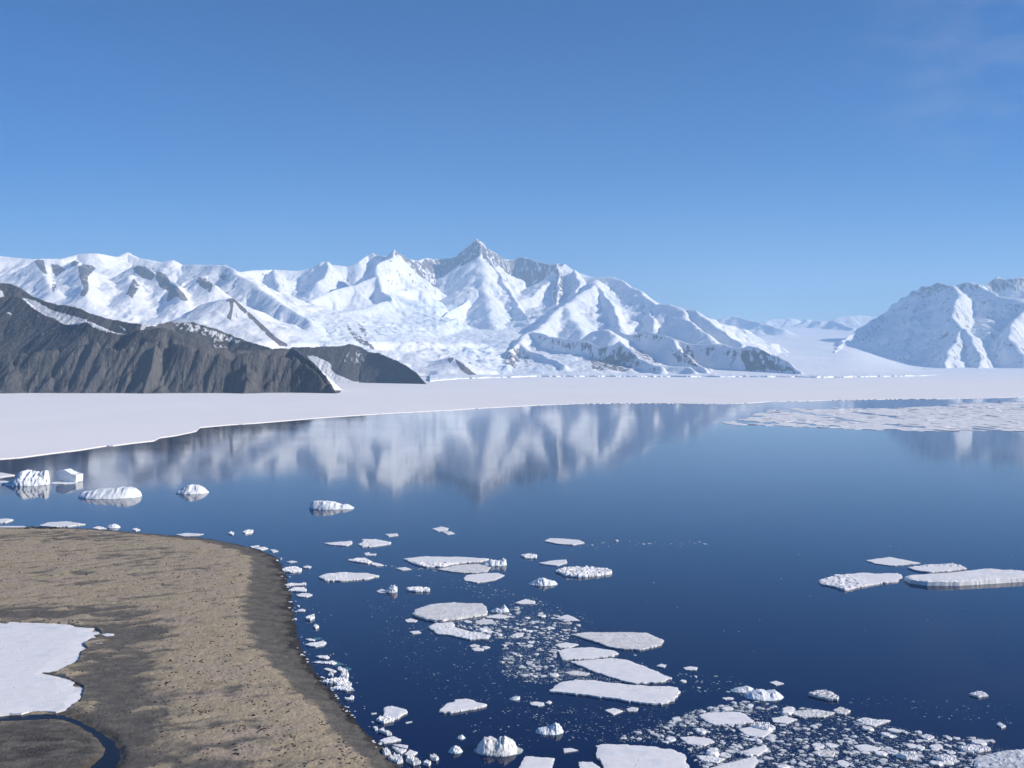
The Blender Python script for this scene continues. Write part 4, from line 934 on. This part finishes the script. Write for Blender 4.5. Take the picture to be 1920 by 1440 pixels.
# ice along the right shore of the spit
SH = [('thin pale strip, farthest of the shore ice', .3, [(537, 1053), (548, 1051), (558, 1053), (545, 1055)], 0, None),
      ('heap of broken slabs below the thin pale strip', .6, [(528, 1067), (540, 1063), (555, 1062), (566, 1067), (564, 1072), (545, 1073), (530, 1070)], .5, None),
      ('rounded bright slab right of the heap of broken slabs', .5, [(568, 1062), (578, 1060), (584, 1062), (580, 1065), (570, 1064)], 0, None),
      ('thin bar with a knob at its right end, upper of three bars by the shore', .5, [(533, 1096), (545, 1093), (565, 1094), (573, 1092), (574, 1096), (550, 1097), (538, 1098)], .3, None),
      ('ridged bar, middle of three bars by the shore', .6, [(540, 1107), (552, 1101), (570, 1101), (575, 1105), (573, 1109), (555, 1108)], .3, None),
      ('smooth lens shaped bar, lowest of three bars by the shore', .5, [(555, 1115), (565, 1112), (580, 1112), (586, 1115), (575, 1119), (560, 1118)], 0, None),
      ('flat lens floe with a grey spot beside the shore', .4, [(557, 1144), (566, 1141), (573, 1143), (570, 1146), (560, 1146)], 0, None),
      ('block with a raised right end beside the shore', .8, [(572, 1158), (580, 1155), (589, 1151), (590, 1157), (582, 1161), (575, 1160)], .5, None),
      ('small bright block with a dark base beside the shore', .8, [(587, 1173), (592, 1171), (598, 1174), (592, 1177)], .4, None),
      ('thin slab with a blue green underwater ledge', .35, [(573, 1198), (582, 1197), (591, 1199), (590, 1202), (580, 1201)], .1, [(588, 1196), (600, 1195), (604, 1198), (592, 1200)]),
      ('paddle shaped dirty floe below the thin slab with a blue green ledge', .5, [(572, 1208), (582, 1205), (594, 1204), (606, 1201), (612, 1204), (608, 1209), (592, 1212), (582, 1211)], .2, None),
      ('two step slab with a grey apron off the shore', .4, [(591, 1230), (602, 1229), (614, 1229), (618, 1232), (612, 1235), (598, 1233)], .2, None),
      ('spread of blue green ice with white knobs', .3, [(586, 1242), (600, 1240), (612, 1241), (622, 1239), (632, 1243), (625, 1246), (608, 1244)], .3, [(612, 1241), (625, 1238), (640, 1243), (646, 1246), (628, 1248), (614, 1245)]),
      ('white wedge left of the speckled floe with a large blue green ledge', .4, [(607, 1254), (614, 1252), (624, 1255), (631, 1258), (626, 1260), (614, 1257)], .1, None),
      ('speckled floe with a large blue green ledge on its right', .4, [(632, 1252), (637, 1250), (645, 1254), (652, 1257), (642, 1259), (634, 1256)], .3, [(642, 1251), (652, 1251), (660, 1254), (656, 1257), (648, 1258)]),
      ('small crown shaped lump left of the bright lump trio', .8, [(615, 1266), (620, 1261), (625, 1264), (624, 1267)], .5, None),
      ('bright lumpy trio of ice knobs', .9, [(637, 1267), (642, 1263), (650, 1260), (654, 1264), (652, 1269), (642, 1269)], .8, None),
      ('long rubble bar, upper of a stacked pair near the shore', .7, [(604, 1278), (618, 1273), (635, 1271), (653, 1273), (650, 1278), (630, 1279), (612, 1279)], .6, None),
      ('shorter rubble bar, lower of a stacked pair near the shore', .7, [(628, 1283), (640, 1278), (655, 1279), (660, 1283), (645, 1285), (632, 1285)], .6, None),
      ('long striped bar with knobs at its right end', .6, [(618, 1290), (632, 1287), (650, 1287), (660, 1289), (662, 1293), (648, 1294), (630, 1292)], .4, None),
      ('small L shaped piece below the long striped bar', .5, [(645, 1309), (655, 1308), (659, 1303), (664, 1306), (662, 1311), (650, 1311)], .3, None),
      ('thin white plate left of the fan shaped floe', .25, [(696, 1337), (706, 1336), (706, 1338), (697, 1339)], 0, None),
      ('thin white plate right of the fan shaped floe', .25, [(760, 1354), (772, 1352), (773, 1353), (762, 1356)], 0, None),
      ('small white knobbed piece at the top of the bottom shore cluster', .5, [(699, 1363), (707, 1362), (709, 1367), (704, 1368)], .3, None),
      ('chain of joined white knobs in the bottom shore cluster', .6, [(709, 1370), (718, 1367), (724, 1370), (732, 1373), (735, 1376), (726, 1377), (718, 1373)], .5, None),
      ('boat shaped slab with an upright block on its left corner', .6, [(711, 1388), (720, 1384), (738, 1380), (752, 1386), (735, 1390), (720, 1392)], .12, None),
      ('thin knife shaped slab under the boat shaped slab', .4, [(736, 1396), (750, 1395), (765, 1397), (763, 1403), (750, 1400)], 0, None),
      ('notched slab beneath the thin knife shaped slab', .5, [(735, 1400), (748, 1403), (762, 1406), (752, 1412), (745, 1409)], .3, None),
      ('clean four cornered slab right of the notched slab', .5, [(759, 1414), (768, 1405), (783, 1410), (776, 1415), (766, 1416)], .05, None),
      ('rubble heap left of the clean four cornered slab by the waterline', .6, [(728, 1423), (738, 1416), (752, 1420), (756, 1428), (745, 1430)], .8, None),
      ('rubble heap right below the clean four cornered slab', .7, [(761, 1424), (772, 1418), (782, 1424), (790, 1430), (775, 1432)], .8, None),
      ('lump with a spiky crest grounded on the dark gravel', .8, [(716, 1409), (722, 1404), (730, 1407), (733, 1411), (722, 1413)], .6, None),
      ('group of knobs, left part, at the bottom edge right of the shore', .6, [(793, 1432), (800, 1427), (808, 1430), (804, 1434)], .6, None),
      ('knobbed bar above the bottom edge right of the shore', .6, [(806, 1418), (815, 1416), (823, 1421), (818, 1424), (810, 1423)], .6, None)]
for lb, h, pts, rb, tl in SH:
    floe(lb, h, pts, rb, 'all', teal=tl)
for lb, pts in (('flat oval disc of ice beside the snowfield, right of its upper corner', [(190, 1189), (200, 1187), (214, 1188), (214, 1191), (200, 1193)]), ('upper small disc of ice below the snowfield corner', [(176, 1207), (186, 1204), (196, 1206), (190, 1209)]), ('lower small disc of ice touching the snowfield edge', [(160, 1209), (170, 1207), (178, 1210), (168, 1212)])):
    me = slab_mesh('ice_floe', [at(a, b, 1.9)[:2] for a, b in pts], .3, 0, 'all', 1, 55)
    o = link('ice_floe', me, M_floe); o.location.z = 1.55
    tag(o, lb, 'ice floe')

# ------------------------------------------------------------------ small chunks: shared shapes, one object each
def chunk_mesh(name, seed, flatn, sub=2):
    r = random.Random(seed); b = bmesh.new()
    bmesh.ops.create_icosphere(b, subdivisions=sub, radius=1)
    for v in b.verts:
        p = v.co.copy(); k = 1 + .55 * float(fbm(np.float32(p.x * 1.3 + seed * 3.1), np.float32(p.y * 1.3 + p.z * 1.7), 3, seed))
        v.co = Vector((p.x * k, p.y * k, (min(p.z * k, .55 + .25 * float(fbm(np.float32(p.x * 2.2 + seed), np.float32(p.y * 2.2), 3, seed + 9))) if p.z > 0 else p.z * .3) * flatn))
    me = bpy.data.meshes.new(name); b.to_mesh(me); b.free(); return me
CH = [chunk_mesh('ice_chunk', s, f) for s, f in ((1, .4), (2, .5), (3, .9), (4, .35), (5, .45), (6, .3), (7, 1.1), (8, .35))]
for m in CH: m.materials.append(M_floe)
rr = random.Random(31)
_fl = [(np.array([p[0] for p in q]).min(), np.array([p[0] for p in q]).max(), min(p[1] for p in q), max(p[1] for p in q), q) for q in FLOES]
def clear(px, py, m=2):
    if in_poly(np.array([float(px)]), np.array([float(py)]), shore + [(830, 3000), (-260, 3000)])[0]: return False
    for a, b, c, d, q in _fl:
        if a - m < px < b + m and c - m * .6 < py < d + m * .6:
            for ox in (-m, 0, m):
                if in_poly(np.array([float(px + ox)]), np.array([float(py)]), q)[0]: return False
    return True
def pick(poly):
    x0, x1 = min(p[0] for p in poly), max(p[0] for p in poly); y0, y1 = min(p[1] for p in poly), max(p[1] for p in poly)
    while True:
        x, y = rr.uniform(x0, x1), rr.uniform(y0, y1)
        if in_poly(np.array([x]), np.array([y]), poly)[0]: return x, y
def chunks(n, poly, smin, smax, label, group):
    c = 0
    for _ in range(n * 6):
        if c >= n: break
        px, py = pick(poly)
        s = smin + (smax - smin) * rr.random() ** 2.2     # half width in metres
        if not clear(px, py, s * F / (H * F / (py - HY)) * .8): continue
        m = rr.choice(CH)
        o = bpy.data.objects.new('ice_chunk', m); C.objects.link(o)
        o.location = at(px, py, 0.0); o.rotation_euler.z = rr.uniform(0, 6.28)
        a = rr.uniform(.6, 1); o.scale = (s, s * a, s * rr.uniform(.5, .9))
        tag(o, label, 'ice chunk', group); c += 1
A_c = [(860, 1170), (925, 1150), (965, 1136), (1035, 1150), (1090, 1172), (1065, 1200), (1040, 1235), (1060, 1265), (1040, 1275), (960, 1262), (935, 1235), (950, 1200), (850, 1172)]
B_c = [(1240, 1358), (1300, 1330), (1400, 1312), (1480, 1322), (1600, 1342), (1700, 1368), (1800, 1382), (1870, 1384), (1850, 1410), (1890, 1445), (1310, 1445), (1290, 1400), (1180, 1390), (1150, 1378)]
chunks(52, A_c, .45, 2.0, 'small pale chunk adrift in the brash left of the stacked central floes', 'ice chunks in the central brash')
chunks(95, B_c, .4, 2.2, 'small pale chunk packed in the bottom right brash field', 'ice chunks in the bottom right brash')
chunks(18, [(1150, 1215), (1270, 1250), (1340, 1290), (1420, 1300), (1390, 1322), (1280, 1290), (1200, 1245)], .3, 1.2, 'small pale chunk off the right ends of the stacked central floes', 'ice chunks right of the central floes')
chunks(18, [(1095, 1010), (1340, 1012), (1345, 1022), (1200, 1022), (1080, 1034), (1060, 1028)], .3, 1.3, 'tiny white chunk in the dotted line right of the kite shaped floe', 'ice chunks in the far dotted line')
# blocks of ice stranded along the shore
def shore_pt(t, off):
    L = [0]
    for a, b in zip(shore[:-1], shore[1:]): L.append(L[-1] + math.hypot(b[0] - a[0], (b[1] - a[1]) * 1.5))
    s = t * L[-1]
    x = np.interp(s, L, [p[0] for p in shore]); y = np.interp(s, L, [p[1] for p in shore])
    return x + off, y
for i in range(62):
    y = rr.uniform(1045, 1436); x = float(np.interp(y, [p[1] for p in shore[13:]], [p[0] for p in shore[13:]])) + rr.gauss(3, 5)
    D = H * F / (y - HY); s = (.2 + .55 * rr.random() ** 2) * (1.35 if y < 1150 else 1)
    o = bpy.data.objects.new('ice_chunk', rr.choice(CH)); C.objects.link(o)
    z = max(0, ground_z(x, y))
    Y_ = (H - z) * F / (y - HY)
    o.location = ((x - CX) / F * Y_, Y_, z); o.rotation_euler.z = rr.uniform(0, 6.28); o.scale = (s, s * rr.uniform(.6, 1), s * rr.uniform(.6, 1.1))
    tag(o, 'small white ice chunk stranded on the dark stones of the right hand shore', 'ice chunk', 'ice chunks stranded along the shore')

# ------------------------------------------------------------------ brash: uncountable crumbs of ice
BV, BF = [], []
def crumb(px, py, s, h):
    x, y, _ = at(px, py, h); n = rr.randint(5, 7); a0 = rr.uniform(0, 6.28); asp = rr.uniform(.55, 1)
    b = len(BV)
    rad = [s * rr.uniform(.65, 1.15) for _ in range(n)]
    for zz, k in ((-.05, 1.08), (h, 1.0)):
        for i in range(n):
            a = a0 + i * 6.283 / n
            BV.append((x + math.cos(a) * rad[i] * k, y + math.sin(a) * rad[i] * k * asp, zz + (rr.uniform(-.3, .25) * h if zz > 0 else 0)))
    BV.append((x, y, h * rr.uniform(1, 1.7)))
    for i in range(n):
        j = (i + 1) % n
        BF.append((b + i, b + j, b + n + j, b + n + i)); BF.append((b + n + i, b + n + j, b + 2 * n))
def spray(n, poly, smin, smax, pw=2.5, nz=0.0, sc=18., hh=.35):
    x0, x1 = min(p[0] for p in poly), max(p[0] for p in poly); y0, y1 = min(p[1] for p in poly), max(p[1] for p in poly)
    pts = np.array([(rr.uniform(x0, x1), rr.uniform(y0, y1)) for _ in range(n * 4)])
    k = in_poly(pts[:, 0], pts[:, 1], poly)
    pts = pts[k]
    k = fbm(pts[:, 0] / sc, pts[:, 1] / (sc * .45), 3, 151) > np.array([rr.gauss(nz, .16) for _ in pts])
    pts = pts[k]
    bad = in_poly(pts[:, 0], pts[:, 1], shore + [(830, 3000), (-260, 3000)])
    for a, b, c, d, q in _fl:
        bad |= in_poly(pts[:, 0], pts[:, 1], q)
    for px, py in pts[~bad][:n]:
        s = smin + (smax - smin) * rr.random() ** pw
        crumb(float(px), float(py), s, max(.03, s * hh * rr.uniform(.5, 1)))
spray(1100, A_c, .08, 1.3, 4.5, nz=-.02)
spray(1500, A_c, .05, .3, 2, nz=-.1, sc=12)
spray(3200, [(840, 1160), (930, 1146), (1040, 1150), (1100, 1180), (1070, 1240), (1110, 1275), (1000, 1280), (930, 1250), (945, 1200)], .04, .16, 2, nz=-.12, sc=22)
spray(5200, [(1190, 1385), (1290, 1345), (1400, 1315), (1500, 1330), (1640, 1350), (1760, 1385), (1890, 1400), (1900, 1446), (1320, 1446), (1290, 1395)], .035, .17, 2, nz=-.06, sc=26)
spray(420, [(740, 1075), (880, 1085), (1110, 1150), (1130, 1180), (1000, 1165), (860, 1110)], .06, .5, 3, nz=.0, sc=30)
spray(500, [(660, 1120), (780, 1120), (860, 1200), (960, 1270), (1060, 1330), (1000, 1400), (820, 1330), (700, 1230)], .05, .35, 3, nz=.08, sc=36)
spray(500, [(1020, 1320), (1280, 1330), (1260, 1395), (1110, 1392), (1000, 1380)], .05, .3, 3, nz=.05, sc=30)
spray(300, [(800, 1160), (915, 1150), (960, 1175), (925, 1205), (850, 1178)], .1, .7)
spray(1900, B_c, .08, 1.2, 5, nz=.04)
spray(2000, B_c, .05, .28, 2, nz=-.05, sc=14)
spray(1700, [(1260, 1385), (1430, 1372), (1600, 1385), (1760, 1395), (1900, 1430), (1900, 1446), (1320, 1446)], .07, .45, nz=-.1)
spray(500, [(1230, 1362), (1310, 1330), (1380, 1318), (1420, 1335), (1330, 1362)], .1, .6, nz=-.3)
spray(700, [(1070, 1238), (1040, 1270), (1110, 1280), (1270, 1280), (1150, 1262)], .06, .35, nz=-.3)
spray(260, [(930, 1255), (1070, 1262), (1040, 1285), (960, 1275)], .1, .5)
spray(380, [(760, 1165), (960, 1200), (1010, 1290), (1000, 1410), (880, 1370), (820, 1260), (740, 1190)], .05, .35, 3, nz=.1, sc=30)
spray(160, [(690, 1080), (800, 1150), (790, 1260), (700, 1200)], .06, .3, 3, nz=.1)
spray(140, [(840, 1075), (900, 1095), (1010, 1125), (1090, 1150), (1090, 1158), (990, 1140), (880, 1105)], .12, .6, nz=-.1)
spray(60, [(700, 1057), (860, 1072), (860, 1078), (760, 1068)], .15, .7, nz=-.2)
spray(70, [(1080, 1010), (1340, 1012), (1345, 1022), (1100, 1030), (1060, 1035)], .12, .5, nz=-.2)
spray(120, [(1160, 1225), (1290, 1265), (1380, 1265), (1420, 1300), (1280, 1300)], .08, .4, nz=.0)
spray(140, [(1040, 1320), (1260, 1320), (1240, 1390), (1100, 1390), (1000, 1400)], .05, .3, 3, nz=.05)
spray(120, [(1560, 1300), (1900, 1320), (1930, 1360), (1600, 1340)], .08, .4, 3, nz=.05)
spray(60, [(960, 960), (1900, 990), (1900, 1240), (1300, 1230)], .1, .35, 3, nz=.1)
spray(420, [(525, 1050), (590, 1060), (660, 1250), (690, 1330), (830, 1445), (740, 1445), (640, 1330), (560, 1200)], .08, .45, nz=0)
me = bpy.data.meshes.new('brash_ice'); me.from_pydata(BV, [], BF); me.update()
o = link('brash_ice', me, M_slush)
tag(o, 'scattered crumbs of broken brash ice floating between the floes', 'brash ice', kind='stuff')

# drifting pack at the far right: tightly packed small plates
pk = [(1345, 792), (1400, 786), (1430, 770), (1500, 766.5), (1600, 765.5), (1660, 766), (1700, 765), (1760, 762), (1820, 757.5), (1880, 755), (2060, 751), (2300, 750), (2300, 815), (2000, 812), (1900, 810), (1860, 806), (1800, 809), (1750, 809), (1700, 808), (1620, 806), (1560, 803), (1480, 800), (1420, 797), (1360, 800)]
PV, PF = [], []
gx = np.arange(380, 1900, 13.0); gy = np.arange(1480, 3050, 16.0)
JX, JY = np.meshgrid(gx, gy)
rs = np.random.RandomState(3)
JX = JX + rs.uniform(-5, 5, JX.shape); JY = JY + rs.uniform(-7, 7, JY.shape)
for i in range(len(gy) - 1):
    for j in range(len(gx) - 1):
        c4 = [(JX[i, j], JY[i, j]), (JX[i, j + 1], JY[i, j + 1]), (JX[i + 1, j + 1], JY[i + 1, j + 1]), (JX[i + 1, j], JY[i + 1, j])]
        mx = sum(p[0] for p in c4) / 4; my = sum(p[1] for p in c4) / 4
        px, py = CX + mx / my * F, HY + H * F / my
        wob = float(fbm(np.float32(mx / 60), np.float32(my / 180), 3, 161))
        if not in_poly(np.array([px + 25 * wob]), np.array([py + 5 * wob]), pk)[0]: continue
        th = .02 + .42 * sstep(1500, 1380, px) + .25 * sstep(797, 806, py)
        if wob + .35 < th or rs.rand() < .04: continue
        sh = rs.uniform(.93, 1.0); h = rs.uniform(.15, .5) + (.6 if rs.rand() < .04 else 0)
        b = len(PV)
        for zz, kk in ((-.1, 1.01), (h, 1)):
            PV += [(mx + (x - mx) * sh * kk, my + (y - my) * sh * kk, zz) for x, y in c4]
        PF += [(b + 4, b + 5, b + 6, b + 7)] + [(b + q, b + (q + 1) % 4, b + 4 + (q + 1) % 4, b + 4 + q) for q in range(4)]
me = bpy.data.meshes.new('pack_ice'); me.from_pydata(PV, [], PF); me.update()
o = link('pack_ice', me, M_pack)
tag(o, 'dense raft of small drifting pack ice in front of the right hand mountain', 'pack ice', kind='stuff')

# ------------------------------------------------------------------ stones
k = NT('stone'); k.color(k.mix(k.noise(k.pos(), 3, 3), (.022, .02, .02), (.05, .045, .043))); k.rough(.9); M_stone = k.m
k = NT('yellow_lichen'); k.color((.42, .27, .05)); k.rough(.9); M_yel = k.m
ST = [chunk_mesh('stone', s, f, 1) for s, f in ((11, .8), (12, 1.0), (13, .7), (14, .9))]
for m in ST: m.materials.append(M_stone)
cand = []
for _ in range(9000):
    px, py = rr.uniform(-20, 720), rr.uniform(1005, 1442)
    i, j = int((py - SPY[0]) / .9), int((px - SPX[0]) / 1.25)
    if BE[i, j] < .35 or rr.random() > SPK[i, j] * 1.1 + .05: continue
    cand.append((px, py, rr.uniform(.12, .30) * (1.2 if rr.random() < .1 else 1)))
cand.sort(key=lambda c: -c[2] * (c[1] - HY))
SV, SF = [], []
for n, (px, py, s) in enumerate(cand[:1900]):
    x, y, z = spit_pt(px, py)
    if n < 260:
        o = bpy.data.objects.new('stone', rr.choice(ST)); C.objects.link(o)
        o.location = (x, y, z + .05 * s); o.scale = (s * rr.uniform(1, 1.7), s, s * rr.uniform(.8, 1.4)); o.rotation_euler.z = rr.uniform(0, 6.28)
        tag(o, 'small dark stone lying on the tan mounds of the spit', 'stone', 'dark stones strewn over the spit')
    else:
        b = len(SV); sx = s * rr.uniform(1, 1.8); h = s * rr.uniform(.8, 1.5)
        for a in range(5): SV.append((x + sx * math.cos(a * 1.257), y + s * math.sin(a * 1.257), z - .05))
        for a in range(5): SV.append((x + sx * .75 * math.cos(a * 1.257 + .4), y + s * .75 * math.sin(a * 1.257 + .4), z + h * rr.uniform(.5, .8)))
        SV.append((x, y, z + h))
        for a in range(5):
            c = (a + 1) % 5
            SF += [(b + a, b + c, b + 5 + c, b + 5 + a), (b + 5 + a, b + 5 + c, b + 10)]
me = bpy.data.meshes.new('pebbles'); me.from_pydata(SV, [], SF); me.update()
o = link('pebbles', me, M_stone); tag(o, 'many tiny dark pebbles strewn over the tan gravel', 'pebbles', kind='stuff')
# dark boulders at the water's edge
BO = [chunk_mesh('boulder', s, f, 2) for s, f in ((21, .7), (22, .9), (23, .6))]
for m in BO: m.materials.append(M_stone)
for i in range(46):
    if i < 16:
        px = rr.uniform(22, 110); py = 990.5 + rr.uniform(-.6, 1.2); s = rr.uniform(.7, 1.7)
        lb, gp = 'dark boulder in the row on the far shore in front of the broad flat floe', 'dark boulders on the far shore'
    else:
        py = rr.uniform(1050, 1430); px = float(np.interp(py, [p[1] for p in shore[13:]], [p[0] for p in shore[13:]])) + rr.gauss(-1, 3); s = rr.uniform(.25, .6)
        lb, gp = 'dark wet boulder at the waterline of the right hand shore', 'dark boulders along the waterline'
    z = max(0, ground_z(px, py)); Y_ = (H - z) * F / (py - HY)
    o = bpy.data.objects.new('boulder', rr.choice(BO)); C.objects.link(o)
    o.location = ((px - CX) / F * Y_, Y_, z); o.scale = (s * 1.2, s, s); o.rotation_euler.z = rr.uniform(0, 6.28)
    tag(o, lb, 'boulder', gp)
for px, py, lb in ((45, 990.5, 'leftmost of three small yellow rocks among the dark boulders'), (61, 990, 'middle one of three small yellow rocks among the dark boulders'), (105, 989.6, 'rightmost of three small yellow rocks among the dark boulders')):
    m = chunk_mesh('yellow_rock', int(px), .8); m.materials.append(M_yel)
    o = bpy.data.objects.new('yellow_rock', m); C.objects.link(o)
    z = max(0, ground_z(px, py)); Y_ = (H - z) * F / (py - HY)
    o.location = ((px - CX) / F * Y_, Y_ - 2.5, z + .5); o.scale = (.55, .5, .5)
    tag(o, lb, 'rock')
# ------------------------------------------------------------------ haze: even thin air round the whole scene
bm = bmesh.new()
bmesh.ops.create_cube(bm, size=1.0)
me = bpy.data.meshes.new('haze'); bm.to_mesh(me); bm.free()
hz = bpy.data.objects.new('haze', me); C.objects.link(hz)
hz.scale = (58000, 52000, 3600); hz.location = (0, 17000, 3600 / 2 - 2)
hm = bpy.data.materials.new('haze'); hm.use_nodes = True
hm.node_tree.nodes.remove(hm.node_tree.nodes['Principled BSDF'])
pv = hm.node_tree.nodes.new('ShaderNodeVolumePrincipled')
pv.inputs['Color'].default_value = (.46, .71, 1.0, 1)
pv.inputs['Density'].default_value = HAZE
pv.inputs['Anisotropy'].default_value = 0.0
hm.node_tree.links.new(pv.outputs[0], hm.node_tree.nodes['Material Output'].inputs['Volume'])
me.materials.append(hm)
tag(hz, 'thin blue air haze over the far mountains', 'haze', kind='stuff')
